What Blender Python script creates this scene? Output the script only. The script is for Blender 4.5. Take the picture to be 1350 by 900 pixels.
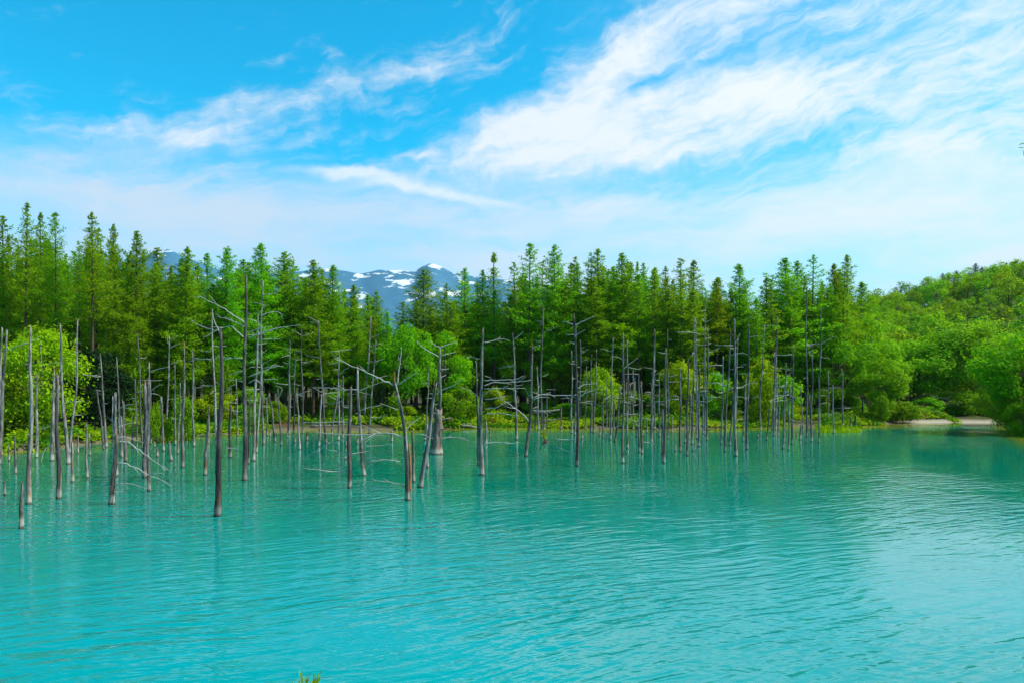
import bpy, math, random
import numpy as np
from mathutils import Vector, Matrix

# ---------------------------------------------------------------- camera, light, exposure
scene = bpy.context.scene
for o in list(bpy.data.objects):
    bpy.data.objects.remove(o)
COL = scene.collection
F, H, HY, CX = 975.0, 5.7, 500.0, 675.0      # focal length (px of 1350), eye height above the water, horizon row, centre column
SUN_AZ, SUN_EL = math.radians(92), math.radians(50)
SUN_STRENGTH, SKY_STRENGTH, EXPOSURE, HAZE, WAVE = 5.0, 0.092, 0.36, 4.0e-5, 1.0

cam_d = bpy.data.cameras.new("camera")
cam = bpy.data.objects.new("camera", cam_d)
COL.objects.link(cam)
cam.location = (0, 0, H)
cam.rotation_euler = (math.radians(90), 0, 0)
cam_d.sensor_width = 36
cam_d.lens = 36 * F / 1350
cam_d.shift_y = (HY - 450) / 1350
cam_d.clip_start, cam_d.clip_end = 0.05, 30000
scene.camera = cam

world = bpy.data.worlds.new("World")
scene.world = world
world.use_nodes = True

sun_d = bpy.data.lights.new("sun", 'SUN')
sun_d.energy, sun_d.angle, sun_d.color = SUN_STRENGTH, math.radians(0.5), (1, .95, .86)
sun = bpy.data.objects.new("sun", sun_d)
COL.objects.link(sun)
S = Vector((math.sin(SUN_AZ) * math.cos(SUN_EL), math.cos(SUN_AZ) * math.cos(SUN_EL), math.sin(SUN_EL)))
sun.rotation_euler = S.to_track_quat('Z', 'Y').to_euler()
sun.location = (60, 20, 80)

vs = scene.view_settings
vs.view_transform, vs.look, vs.gamma, vs.exposure = 'Standard', 'None', 1, EXPOSURE
vs.use_curve_mapping = False
cy = scene.cycles
cy.use_denoising = True
cy.max_bounces, cy.diffuse_bounces, cy.glossy_bounces, cy.transmission_bounces = 8, 3, 3, 4
cy.transparent_max_bounces, cy.volume_bounces = 8, 0

# ---------------------------------------------------------------- node helpers
def nd(nt, t, ins=None, **props):
    n = nt.nodes.new(t)
    for k, v in props.items():
        setattr(n, k, v)
    for k, v in (ins or {}).items():
        if isinstance(v, bpy.types.NodeSocket):
            nt.links.new(v, n.inputs[k])
        else:
            n.inputs[k].default_value = v
    return n

def mth(nt, op, a, b=None, c=None, clamp=False):
    ins = {0: a}
    if b is not None: ins[1] = b
    if c is not None: ins[2] = c
    return nd(nt, 'ShaderNodeMath', ins, operation=op, use_clamp=clamp).outputs[0]

def mixc(nt, f, a, b, blend='MIX'):
    n = nt.nodes.new('ShaderNodeMix'); n.data_type = 'RGBA'; n.blend_type = blend
    for sock, v in ((n.inputs[0], f), (n.inputs[6], a), (n.inputs[7], b)):
        if isinstance(v, bpy.types.NodeSocket): nt.links.new(v, sock)
        else:
            sock.default_value = v if not isinstance(v, tuple) or len(v) == 4 else (*v, 1)
    return n.outputs[2]

def noise(nt, vec, scale, detail=3, rough=.55, dist=0.0):
    return nd(nt, 'ShaderNodeTexNoise', {'Vector': vec, 'Scale': scale, 'Detail': detail, 'Roughness': rough, 'Distortion': dist})

def sstep(nt, v, a, b, to0=0.0, to1=1.0):
    return nd(nt, 'ShaderNodeMapRange', {'Value': v, 'From Min': a, 'From Max': b, 'To Min': to0, 'To Max': to1}, interpolation_type='SMOOTHSTEP').outputs[0]

# ---------------------------------------------------------------- sky
def build_sky():
    nt = world.node_tree; nt.nodes.clear()
    sky = nd(nt, 'ShaderNodeTexSky', sky_type='NISHITA', sun_disc=False, sun_elevation=SUN_EL, sun_rotation=SUN_AZ,
             air_density=1.0, dust_density=0.6, ozone_density=2.0, altitude=500)
    d = nd(nt, 'ShaderNodeTexCoord').outputs['Generated']
    xyz = nd(nt, 'ShaderNodeSeparateXYZ', {0: d})
    az = mth(nt, 'ARCTAN2', xyz.outputs[0], xyz.outputs[1])
    el = mth(nt, 'ARCSINE', xyz.outputs[2])
    ae = nd(nt, 'ShaderNodeCombineXYZ', {0: az, 1: el}).outputs[0]
    wn = noise(nt, ae, 7, 4, .6)
    wv = nd(nt, 'ShaderNodeVectorMath', {0: wn.outputs['Color'], 1: (.5, .5, .5)}, operation='SUBTRACT').outputs[0]
    wv = nd(nt, 'ShaderNodeVectorMath', {0: wv, 1: (.12, .06, 0)}, operation='MULTIPLY').outputs[0]
    aw = nd(nt, 'ShaderNodeVectorMath', {0: ae, 1: wv}, operation='ADD').outputs[0]
    def ang(px, py):
        a = math.atan((px - CX) / F)
        return a, math.atan((HY - py) / F * math.cos(a))
    def blob(acc, px, py, lx, ly, rot, w, warp=True):
        a, e = ang(px, py)
        m = nd(nt, 'ShaderNodeMapping', {'Vector': aw if warp else ae, 'Location': (a, e, 0), 'Rotation': (0, 0, math.radians(rot)),
                                         'Scale': (lx / F * .9, ly / F * .9, 1)}, vector_type='TEXTURE').outputs[0]
        q = nd(nt, 'ShaderNodeVectorMath', {0: m, 1: m}, operation='DOT_PRODUCT').outputs['Value']
        g = mth(nt, 'EXPONENT', mth(nt, 'MULTIPLY', q, -1.0))
        return mth(nt, 'MULTIPLY_ADD', g, w, acc)
    acc = 0.0
    for b in ((210, 180, 150, 32, 4, .78), (330, 150, 160, 36, 16, .78), (310, 118, 50, 14, 15, .5), (470, 105, 90, 13, 14, .66),
              (590, 70, 140, 34, 24, .75), (640, 90, 90, 14, 22, .3), (530, 165, 110, 10, 12, .28),
              (790, 85, 170, 38, 27, .95), (930, 25, 150, 42, 14, .95), (720, 160, 140, 26, 16, .75), (1000, 112, 95, 30, -4, .7),
              (850, 150, 230, 42, 12, .8), (1090, 120, 120, 30, 6, .8), (720, 210, 230, 38, 8, .7), (880, 200, 200, 30, 6, .6),
              (1270, 150, 150, 85, 30, .55), (1340, 70, 120, 100, 35, .5), (1170, 215, 190, 30, 2, .6), (1300, 250, 160, 50, 0, .35),
              (1130, 25, 130, 30, 15, .45), (1050, 165, 150, 22, 6, .5), (0, 110, 45, 16, 8, .3), (20, 120, 70, 30, 0, .18),
              (438, 62, 22, 12, -10, .8), (362, 64, 30, 9, 26, .6), (552, 204, 16, 7, -8, .75), (50, 245, 130, 26, -14, .4),
              (800, 180, 330, 75, 12, .16), (1000, 70, 300, 90, 20, .20), (600, 190, 240, 45, 8, .20), (960, 78, 110, 13, 8, -.7), (1010, 245, 130, 20, 3, -.28), (660, 120, 60, 18, 22, -.5), (1100, 75, 100, 22, 12, -.35)):
        acc = blob(acc, *b)
    fine = nd(nt, 'ShaderNodeMapping', {'Vector': aw, 'Rotation': (0, 0, math.radians(16)), 'Scale': (1 / 10, 1 / 42, 1)}, vector_type='TEXTURE').outputs[0]
    n1 = noise(nt, fine, 1.0, 9, .64, .12).outputs[0]
    n2 = noise(nt, aw, 34, 6, .6).outputs[0]
    nn = mth(nt, 'ADD', mth(nt, 'MULTIPLY', n1, .7), mth(nt, 'MULTIPLY', n2, .3))
    dens = mth(nt, 'ADD', acc, mth(nt, 'MULTIPLY', mth(nt, 'SUBTRACT', nn, .5), 3.3))
    dens = mth(nt, 'MULTIPLY', sstep(nt, dens, .20, 1.85), .97)
    # thin veil towards the horizon and towards the right
    veil = sstep(nt, mth(nt, 'MULTIPLY_ADD', mth(nt, 'SUBTRACT', n1, .5), .12, el), math.radians(16.8), math.radians(12.0))
    vn = noise(nt, nd(nt, 'ShaderNodeMapping', {'Vector': aw, 'Scale': (3, 12, 1)}).outputs[0], 1.0, 5, .6).outputs[0]
    veil = mth(nt, 'MULTIPLY', veil, sstep(nt, vn, .32, .64, .55, .95))
    right = mth(nt, 'MULTIPLY', sstep(nt, az, .0, .66), sstep(nt, n1, .35, .65, .22, .62))
    d2 = mth(nt, 'MAXIMUM', veil, right)
    lent = blob(0.0, 500, 236, 120, 17, -3, .62)
    lent = blob(lent, 470, 226, 110, 9, 3, .4)
    lent = blob(lent, 400, 250, 120, 10, 4, .35)
    lent = blob(lent, 590, 260, 95, 11, -12, .55)
    lent = blob(lent, 660, 268, 60, 7, -10, .6, False)
    lent = blob(lent, 535, 306, 60, 4, -3, -.6, False)
    lent = mth(nt, 'MULTIPLY', sstep(nt, mth(nt, 'ADD', lent, mth(nt, 'MULTIPLY', mth(nt, 'SUBTRACT', n1, .5), 1.0)), .2, 1.05), .8)
    one = lambda v: mth(nt, 'SUBTRACT', 1.0, v)
    keep = mth(nt, 'MULTIPLY', one(dens), mth(nt, 'MULTIPLY', one(d2), one(lent)))
    # only upwards
    cover = mth(nt, 'MULTIPLY', one(keep), sstep(nt, el, -.02, .0))
    blue = mixc(nt, 1.0, sky.outputs[0], (.0, 1.84, 2.02), 'MULTIPLY')
    ccol = mixc(nt, sstep(nt, az, -.35, .5), (5.9, 6.9, 8.0), (7.9, 8.6, 9.1))
    ccol = mixc(nt, mth(nt, 'MAXIMUM', mth(nt, 'MULTIPLY', dens, .6), lent), ccol, (8.8, 9.0, 9.3))
    col = mixc(nt, cover, blue, ccol)
    bg = nd(nt, 'ShaderNodeBackground', {'Color': col, 'Strength': SKY_STRENGTH})
    nd(nt, 'ShaderNodeOutputWorld', {'Surface': bg.outputs[0]})
build_sky()

# ---------------------------------------------------------------- mesh helpers
rng = np.random.default_rng(7)
random.seed(7)
U = rng.uniform

def me_raw(name, verts, faces, mat, smooth=False):
    me = bpy.data.meshes.new(name)
    me.from_pydata([tuple(v) for v in verts], [], faces)
    if smooth:
        me.polygons.foreach_set('use_smooth', [True] * len(me.polygons))
    me.materials.append(mat); me.update()
    return me

def me_quads(name, V, mat):
    """V: (n,4,3) separate quads (leaves)"""
    n = len(V)
    me = bpy.data.meshes.new(name)
    me.vertices.add(n * 4); me.vertices.foreach_set('co', np.ascontiguousarray(V, dtype=np.float32).ravel())
    me.loops.add(n * 4); me.loops.foreach_set('vertex_index', np.arange(n * 4, dtype=np.int32))
    me.polygons.add(n)
    me.polygons.foreach_set('loop_start', np.arange(0, n * 4, 4, dtype=np.int32))
    me.polygons.foreach_set('loop_total', np.full(n, 4, dtype=np.int32))
    me.materials.append(mat); me.update(calc_edges=True); me.validate()
    return me

def me_grid(name, X, Y, Z, mat, smooth=True):
    ny, nx = X.shape
    V = np.stack([X, Y, Z], -1).reshape(-1, 3)
    idx = np.arange(ny * nx).reshape(ny, nx)
    Q = np.stack([idx[:-1, :-1], idx[:-1, 1:], idx[1:, 1:], idx[1:, :-1]], -1).reshape(-1, 4)
    me = bpy.data.meshes.new(name)
    me.vertices.add(len(V)); me.vertices.foreach_set('co', V.astype(np.float32).ravel())
    me.loops.add(Q.size); me.loops.foreach_set('vertex_index', Q.astype(np.int32).ravel())
    me.polygons.add(len(Q))
    me.polygons.foreach_set('loop_start', np.arange(0, Q.size, 4, dtype=np.int32))
    me.polygons.foreach_set('loop_total', np.full(len(Q), 4, dtype=np.int32))
    if smooth: me.polygons.foreach_set('use_smooth', [True] * len(Q))
    me.materials.append(mat); me.update(calc_edges=True)
    return me

def obj(name, me, parent=None, loc=None):
    o = bpy.data.objects.new(name, me); COL.objects.link(o)
    if parent: o.parent = parent
    if loc is not None: o.location = loc
    return o

def tag(o, label=None, cat=None, group=None, kind=None):
    for k, v in (('label', label), ('category', cat), ('group', group), ('kind', kind)):
        if v: o[k] = v
    return o

def thing(name, loc, label, cat, group=None):
    o = bpy.data.objects.new(name, None); COL.objects.link(o); o.location = loc
    o.empty_display_size = .3
    return tag(o, label, cat, group)

class MB:
    def __init__(s): s.v, s.f = [], []
    def tube(s, pts, rad, n=8, rough=0.0, jag=0.0, r=random):
        pts = [Vector(p) for p in pts]; b = len(s.v); m = len(pts)
        off = [1 + rough * r.uniform(-1, 1) for _ in range(n)]
        ref = Vector((1, .13, .07)) if abs((pts[-1] - pts[0]).normalized().x) < .8 else Vector((.1, 1, .2))
        for i, p in enumerate(pts):
            t = (pts[min(i + 1, m - 1)] - pts[max(i - 1, 0)]).normalized()
            u = t.cross(ref).normalized(); w = t.cross(u)
            for k in range(n):
                a = 2 * math.pi * k / n
                rr = rad[i] * off[k] * (1 + rough * .6 * r.uniform(-1, 1))
                q = p + (u * math.cos(a) + w * math.sin(a)) * rr
                if jag and i == m - 1: q = q + t * (jag * r.uniform(-1, 1))
                s.v.append(q)
        for i in range(m - 1):
            for k in range(n):
                a, c = b + i * n + k, b + i * n + (k + 1) % n
                s.f.append((a, c, c + n, a + n))
        s.f.append(tuple(b + k for k in range(n))[::-1])
        if jag:
            s.v.append(pts[-1] - (pts[-1] - pts[-2]).normalized() * jag * .5); c = len(s.v) - 1
            for k in range(n): s.f.append((b + (m - 1) * n + k, b + (m - 1) * n + (k + 1) % n, c))
        else:
            s.f.append(tuple(b + (m - 1) * n + k for k in range(n)))
        return s
    def mesh(s, name, mat, smooth=True): return me_raw(name, s.v, s.f, mat, smooth)

def leaves(C, N, L, W, rg):
    """rhombus leaves: centres C (n,3), rough normals N (n,3), lengths L, widths W"""
    n = len(C)
    A = rg.normal(size=(n, 3)); A -= (A * N).sum(1, keepdims=True) * N
    A /= np.linalg.norm(A, axis=1, keepdims=True) + 1e-9
    B = np.cross(N, A)
    L = np.broadcast_to(L, (n,))[:, None]; W = np.broadcast_to(W, (n,))[:, None]
    return np.stack([C - A * L * .5, C + B * W * .5 - A * L * .05, C + A * L * .5, C - B * W * .5 - A * L * .05], 1)

def unit(n, rg):
    v = rg.normal(size=(n, 3)); return v / np.linalg.norm(v, axis=1, keepdims=True)

def P(px, py, d):
    return Vector(((px - CX) / F * d, d, H - (py - HY) / F * d))
def dist(py): return F * H / (py - HY)

# ---------------------------------------------------------------- materials
def new_mat(name):
    m = bpy.data.materials.new(name); m.use_nodes = True
    nt = m.node_tree; nt.nodes.clear()
    return m, nt, nd(nt, 'ShaderNodeOutputMaterial')

def leaf_mat(name, c1, c2, transl=.35, rough=.5, tcol=None, spread=.25):
    m, nt, out = new_mat(name)
    isl = nd(nt, 'ShaderNodeNewGeometry').outputs['Random Per Island']
    orn = nd(nt, 'ShaderNodeObjectInfo').outputs['Random']
    c = mixc(nt, isl, c1, c2)
    hs = nd(nt, 'ShaderNodeHueSaturation', {'Hue': mth(nt, 'MULTIPLY_ADD', orn, .035, .482), 'Saturation': 1.0,
                                            'Value': mth(nt, 'MULTIPLY_ADD', orn, spread * 1.6, 1 - spread * .8), 'Color': c}).outputs[0]
    tc = mixc(nt, 1.0, hs, tcol or (1.7, 1.35, .35), 'MULTIPLY')
    d = nd(nt, 'ShaderNodeBsdfPrincipled', {'Base Color': hs, 'Roughness': .7, 'Specular IOR Level': .08})
    t = nd(nt, 'ShaderNodeBsdfTranslucent', {'Color': tc})
    mx = nd(nt, 'ShaderNodeMixShader', {0: transl, 1: d.outputs[0], 2: t.outputs[0]})
    nt.links.new(mx.outputs[0], out.inputs[0])
    return m

def bark_mat(name, c1, c2, scale=(6, 6, .8), bump=.4, stain=False):
    m, nt, out = new_mat(name)
    tc = nd(nt, 'ShaderNodeTexCoord').outputs['Object']
    pos = nd(nt, 'ShaderNodeNewGeometry').outputs['Position']
    mp = nd(nt, 'ShaderNodeMapping', {'Vector': pos, 'Scale': scale}).outputs[0]
    n1 = noise(nt, mp, 2.2, 6, .7).outputs[0]
    c = mixc(nt, sstep(nt, n1, .3, .7), c1, c2)
    n2 = noise(nt, mp, 9, 4, .7).outputs[0]
    c = mixc(nt, sstep(nt, n2, .56, .74, 0, .75), c, (.012, .010, .009))
    if stain:
        orn = nd(nt, 'ShaderNodeObjectInfo').outputs['Random']
        z = nd(nt, 'ShaderNodeSeparateXYZ', {0: pos}).outputs[2]
        n3 = noise(nt, nd(nt, 'ShaderNodeMapping', {'Vector': pos, 'Scale': (5, 5, 1.3)}).outputs[0], 1.3, 5, .7).outputs[0]
        n4 = noise(nt, nd(nt, 'ShaderNodeMapping', {'Vector': pos, 'Scale': (2.2, 2.2, .35)}).outputs[0], 1.6, 3, .6).outputs[0]
        c = mixc(nt, sstep(nt, n4, .48, .58, 0, .72), c, (.035, .030, .027))
        lo = sstep(nt, z, 2.6, .3, .0, .07)
        c = mixc(nt, mth(nt, 'MULTIPLY', sstep(nt, mth(nt, 'ADD', n3, lo), .60, .67), .8), c, (.24, .095, .02))
        wl = mth(nt, 'ADD', z, mth(nt, 'MULTIPLY', mth(nt, 'SUBTRACT', n2, .5), .5))
        c = mixc(nt, sstep(nt, wl, .55, .25, 0, .7), c, (.40, .36, .29))
        c = mixc(nt, sstep(nt, wl, .12, .05, 0, .9), c, (.03, .022, .014))
        hs = nd(nt, 'ShaderNodeHueSaturation', {'Value': mth(nt, 'MULTIPLY_ADD', orn, .7, .65), 'Color': c})
        c = hs.outputs[0]
    bp = nd(nt, 'ShaderNodeBump', {'Strength': bump, 'Distance': .05, 'Height': n2})
    b = nd(nt, 'ShaderNodeBsdfPrincipled', {'Base Color': c, 'Roughness': .85, 'Specular IOR Level': .2, 'Normal': bp.outputs[0]})
    nt.links.new(b.outputs[0], out.inputs[0])
    return m

M_DEAD = bark_mat('weathered_wood', (.055, .051, .048), (.33, .31, .28), stain=True)
M_DARKDEAD = bark_mat('wet_dark_wood', (.034, .030, .027), (.21, .185, .16), stain=True)
M_SNAG = bark_mat('rusty_stump_wood', (.06, .047, .036), (.25, .215, .175), stain=True)
M_TWIG = bark_mat('bleached_branch_wood', (.28, .265, .24), (.48, .46, .42), bump=.1)
M_RAW = bark_mat('splintered_heartwood', (.17, .075, .022), (.34, .17, .065), bump=.3)
M_BARK = bark_mat('larch_bark', (.035, .024, .018), (.12, .075, .05))
M_BARK2 = bark_mat('grey_brown_bark', (.05, .04, .03), (.13, .11, .085))
M_LARCH = leaf_mat('larch_needles', (.075, .27, .001), (.20, .43, .002), .52)
M_LARCHP = leaf_mat('pale_larch_needles', (.11, .28, .001), (.23, .41, .003), .5)
M_BROAD = leaf_mat('fresh_broad_leaves', (.08, .27, .001), (.18, .39, .002), .45)
M_HILL = leaf_mat('hillside_leaves', (.11, .30, .001), (.25, .43, .002), .5, spread=.3)
M_HILL2 = leaf_mat('darker_hillside_leaves', (.07, .22, .003), (.17, .35, .004), .45, spread=.3)
M_HILLDK = leaf_mat('dark_conifer_leaves', (.015, .045, .012), (.04, .09, .015), .2)
M_LIME = leaf_mat('lime_leaves', (.18, .33, .001), (.30, .44, .002), .42, spread=.15)
M_BUSHG = leaf_mat('shrub_leaves', (.09, .29, .001), (.21, .42, .002), .45)
M_DKBUSH = leaf_mat('shade_painted_leaves', (.004, .012, .003), (.012, .04, .005), .1)  # near-black: shade of the hollow under the trees is put into the leaf colour
M_UNDER = leaf_mat('bank_herb_leaves', (.13, .30, .001), (.32, .44, .003), .42, spread=.1)
def patchy(m):
    nt = m.node_tree
    hs = [n for n in nt.nodes if n.type == 'HUE_SAT'][0]
    old = hs.inputs['Color'].links[0].from_socket
    pos = nd(nt, 'ShaderNodeNewGeometry').outputs['Position']
    n1 = noise(nt, pos, .28, 4, .65).outputs[0]; n2 = noise(nt, pos, .5, 4, .7).outputs[0]
    c = mixc(nt, sstep(nt, n1, .44, .56), old, (.055, .20, .003))
    c = mixc(nt, sstep(nt, n2, .56, .66, 0, .85), c, (.20, .12, .03))
    nt.links.new(c, hs.inputs['Color'])
patchy(M_UNDER)

# ---------------------------------------------------------------- terrain
SHORE_PX = [(-240, 612), (-120, 604), (-30, 598), (0, 596), (40, 595), (62, 592), (85, 586), (130, 581), (180, 577), (220, 574), (260, 572.5), (310, 571), (380, 566.5),
            (410, 565), (480, 567), (560, 566), (640, 562.5), (700, 563), (800, 564.5), (880, 565), (970, 563.5), (1040, 561), (1100, 561), (1160, 560),
            (1200, 557.5), (1260, 556.5), (1310, 556.5), (1360, 556), (1500, 555)]
_sx = np.array([(px - CX) / F * dist(py) for px, py in SHORE_PX]); _sy = np.array([dist(py) for _, py in SHORE_PX])
_o = np.argsort(_sx); _sx, _sy = _sx[_o], _sy[_o]
def shore_y(x): return np.interp(x, _sx, _sy)
def shore_s(x, y):
    '''signed distance-like value: positive on the far and right-hand land, negative in the pond'''
    xr = np.interp(y, [30, 46, 61.75, 75, 89.6, 97.5, 110, 130], [30, 36.8, 44.6, 51.8, 59.9, 66, 80, 120])
    s2 = (x - xr) * .9
    return np.maximum(y - shore_y(x), np.where(s2 < 0, s2 * 3.0, s2))
_ph = rng.uniform(0, 6.28, 12)
def wob(x, y, s=1.0):
    return (np.sin(x * .31 * s + _ph[0] + np.sin(y * .23 * s + _ph[1])) + np.sin(y * .37 * s + _ph[2] + np.sin(x * .19 * s + _ph[3])) +
            .5 * np.sin(x * .83 * s + _ph[4]) * np.sin(y * .71 * s + _ph[5])) / 2.5
def smooth(t): t = np.clip(t, 0, 1); return t * t * (3 - 2 * t)
def hill(x, y):
    y_ = np.maximum(y, 1.0)
    px = CX + F * x / y_
    hmax = np.interp(px, [900, 1000, 1100, 1150, 1250, 1350, 1500, 2200], [0, 8, 21, 27, 33, 40, 52, 70])
    h = hmax * smooth((y - 112) / 165)
    ridge = np.interp(px, [950, 1100, 1160, 1280, 1400, 2200], [0, 26, 38.5, 55.5, 62, 80])
    h2 = ridge * smooth((y - 285) / 130) * (1 - smooth((y - 480) / 500))
    return np.maximum(h * (1 - smooth((y - 420) / 500)), h2)
def ground_z(x, y):
    x = np.asarray(x, float); y = np.asarray(y, float)
    s = shore_s(x, y) - .7 * wob(x, y)
    land = .45 * smooth(s / 2.5) + .8 * smooth((s - 2) / 16) + .12 * wob(x, y, 1.7) * smooth(s / 5)
    bed = -2.2 * smooth(-s / 16.0) - .02
    z = np.where(s > 0, land, bed)
    near = smooth((12.5 - y) / 11.0) * 5.6 - .9 * smooth((12.5 - y) / .5) * 0   # bank the viewer stands on
    nb = np.where(y < 13, np.minimum(4.05, (11.8 - y) * .46), -9)
    nb = nb + .06 * wob(x * 3, y * 3)
    z = np.maximum(z, np.where(y < 13, nb, -9))
    return z + hill(x, y)

def mat_ground():
    m, nt, out = new_mat('forest_floor_and_banks')
    pos = nd(nt, 'ShaderNodeNewGeometry').outputs['Position']
    n1 = noise(nt, pos, .35, 6, .65).outputs[0]; n2 = noise(nt, pos, 3.5, 6, .7).outputs[0]
    c = mixc(nt, sstep(nt, n1, .35, .62), (.045, .07, .010), (.085, .060, .030))
    c = mixc(nt, sstep(nt, n2, .45, .7, 0, .6), c, (.02, .022, .008))
    z = nd(nt, 'ShaderNodeSeparateXYZ', {0: pos}).outputs[2]
    c = mixc(nt, sstep(nt, z, 2.5, 6), c, mixc(nt, n2, (.03, .07, .005), (.08, .15, .01)))
    zn = mth(nt, 'ADD', z, mth(nt, 'MULTIPLY', mth(nt, 'SUBTRACT', n2, .5), .35))
    c = mixc(nt, sstep(nt, zn, .30, .14), c, mixc(nt, n2, (.06, .055, .03), (.18, .155, .10)))
    a = nd(nt, 'ShaderNodeAttribute', attribute_name='sand').outputs['Fac']
    c = mixc(nt, a, c, mixc(nt, n2, (.24, .21, .155), (.44, .40, .32)))
    bp = nd(nt, 'ShaderNodeBump', {'Strength': .6, 'Distance': .12, 'Height': n2})
    b = nd(nt, 'ShaderNodeBsdfPrincipled', {'Base Color': c, 'Roughness': .95, 'Specular IOR Level': .1, 'Normal': bp.outputs[0]})
    nt.links.new(b.outputs[0], out.inputs[0])
    return m
def axis(lo, hi, step, far_lo, far_hi, g=1.35):
    a = list(np.arange(lo, hi + step * .5, step)); s = step
    while a[-1] < far_hi: s *= g; a.append(min(a[-1] + s, far_hi))
    s = step
    while a[0] > far_lo: s *= g; a.insert(0, max(a[0] - s, far_lo))
    return np.array(a)
X, Y = np.meshgrid(axis(-90, 110, 1.0, -9000, 9000), axis(-4, 125, .9, -400, 9000, 1.18))
Z = ground_z(X, Y)
gm = me_grid('ground', X, Y, Z, mat_ground())
sandx = np.interp(CX + F * X / np.maximum(Y, 1), [1185, 1215, 1325, 1345], [0, 1, 1, 0])
ss = shore_s(X, Y)
sand = sandx * smooth((ss + 2.5) / 1.5) * (1 - smooth((ss - 1.0 - 1.0 * wob(X, Y)) / 1.5)) * (Y > 60)
at = gm.attributes.new('sand', 'FLOAT', 'POINT'); at.data.foreach_set('value', sand.astype(np.float32).ravel())
tag(obj('ground', gm), kind='structure')

# ---------------------------------------------------------------- water
def mat_water():
    m, nt, out = new_mat('milky_turquoise_water')
    pos = nd(nt, 'ShaderNodeNewGeometry').outputs['Position']
    sh = nd(nt, 'ShaderNodeAttribute', attribute_name='shallow').outputs['Fac']
    n0 = noise(nt, pos, .12, 4, .6).outputs[0]
    deep = mixc(nt, sstep(nt, n0, .3, .7), (.0, .225, .210), (.0, .252, .246))
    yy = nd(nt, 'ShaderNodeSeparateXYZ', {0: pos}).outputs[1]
    deep = mixc(nt, sstep(nt, mth(nt, 'ADD', yy, mth(nt, 'MULTIPLY', n0, 14)), 22, 54), deep, (.0, .172, .108))  # far water greener: reflection of the trees put into the base colour
    s2 = mth(nt, 'ADD', sh, mth(nt, 'MULTIPLY', mth(nt, 'SUBTRACT', noise(nt, pos, .45, 4, .6).outputs[0], .5), .35))
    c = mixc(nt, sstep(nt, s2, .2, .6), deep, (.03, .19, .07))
    c = mixc(nt, sstep(nt, s2, .55, .95), c, (.20, .23, .02))
    warp = noise(nt, pos, .055, 2, .5)
    wv = nd(nt, 'ShaderNodeVectorMath', {0: warp.outputs['Color'], 1: (.5, .5, .5)}, operation='SUBTRACT').outputs[0]
    def layer(rot, sx, sy, amp, warpamt, det=2.0):
        w = nd(nt, 'ShaderNodeVectorMath', {0: wv, 1: (warpamt,) * 3}, operation='MULTIPLY').outputs[0]
        p = nd(nt, 'ShaderNodeVectorMath', {0: pos, 1: w}, operation='ADD').outputs[0]
        mp = nd(nt, 'ShaderNodeMapping', {'Vector': p, 'Rotation': (0, 0, math.radians(rot)), 'Scale': (1 / sx, 1 / sy, 1)}, vector_type='TEXTURE').outputs[0]
        return mth(nt, 'MULTIPLY', noise(nt, mp, 1.0, det, .5).outputs[0], amp)
    def ridge(v, amp):
        q = mth(nt, 'SUBTRACT', v, .5)
        return mth(nt, 'MULTIPLY', mth(nt, 'SQRT', mth(nt, 'MULTIPLY_ADD', q, q, .0006)), -amp * 1.4)
    patch = sstep(nt, noise(nt, pos, .07, 2, .5).outputs[0], .36, .62, .3, 1.15)
    h = mth(nt, 'ADD', ridge(layer(27, .30, 1.35, 1.0, 6, 2.0), .115), layer(22, 1.0, 3.8, .034, 5))
    h = mth(nt, 'ADD', h, layer(-24, .7, 2.8, .026, 5))
    h = mth(nt, 'ADD', h, layer(6, 2.6, 8, .007, 3, 2))
    lee = sstep(nt, yy, 20, 58, 1.0, .42)
    h = mth(nt, 'MULTIPLY', h, mth(nt, 'MULTIPLY', mth(nt, 'MULTIPLY', patch, lee), WAVE))
    bp = nd(nt, 'ShaderNodeBump', {'Strength': 1.0, 'Distance': 1.0, 'Height': h})
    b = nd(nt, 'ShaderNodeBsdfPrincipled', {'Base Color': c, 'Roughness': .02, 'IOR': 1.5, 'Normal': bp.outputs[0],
        'Subsurface Weight': 1.0, 'Subsurface Radius': (.3, 1.0, .8), 'Subsurface Scale': 1.1}, subsurface_method='BURLEY')
    nt.links.new(b.outputs[0], out.inputs[0])
    return m
WX, WY = np.meshgrid(np.arange(-130, 131, 2.0), np.arange(4, 131, 1.5))
wm = me_grid('water', WX, WY, WX * 0, mat_water())
bedz = ground_z(WX, WY)
shal = np.clip(1 - (-bedz) / 1.7, 0, 1) * (WY > 35)
at = wm.attributes.new('shallow', 'FLOAT', 'POINT'); at.data.foreach_set('value', shal.astype(np.float32).ravel())
tag(obj('water', wm), kind='structure')

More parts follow.
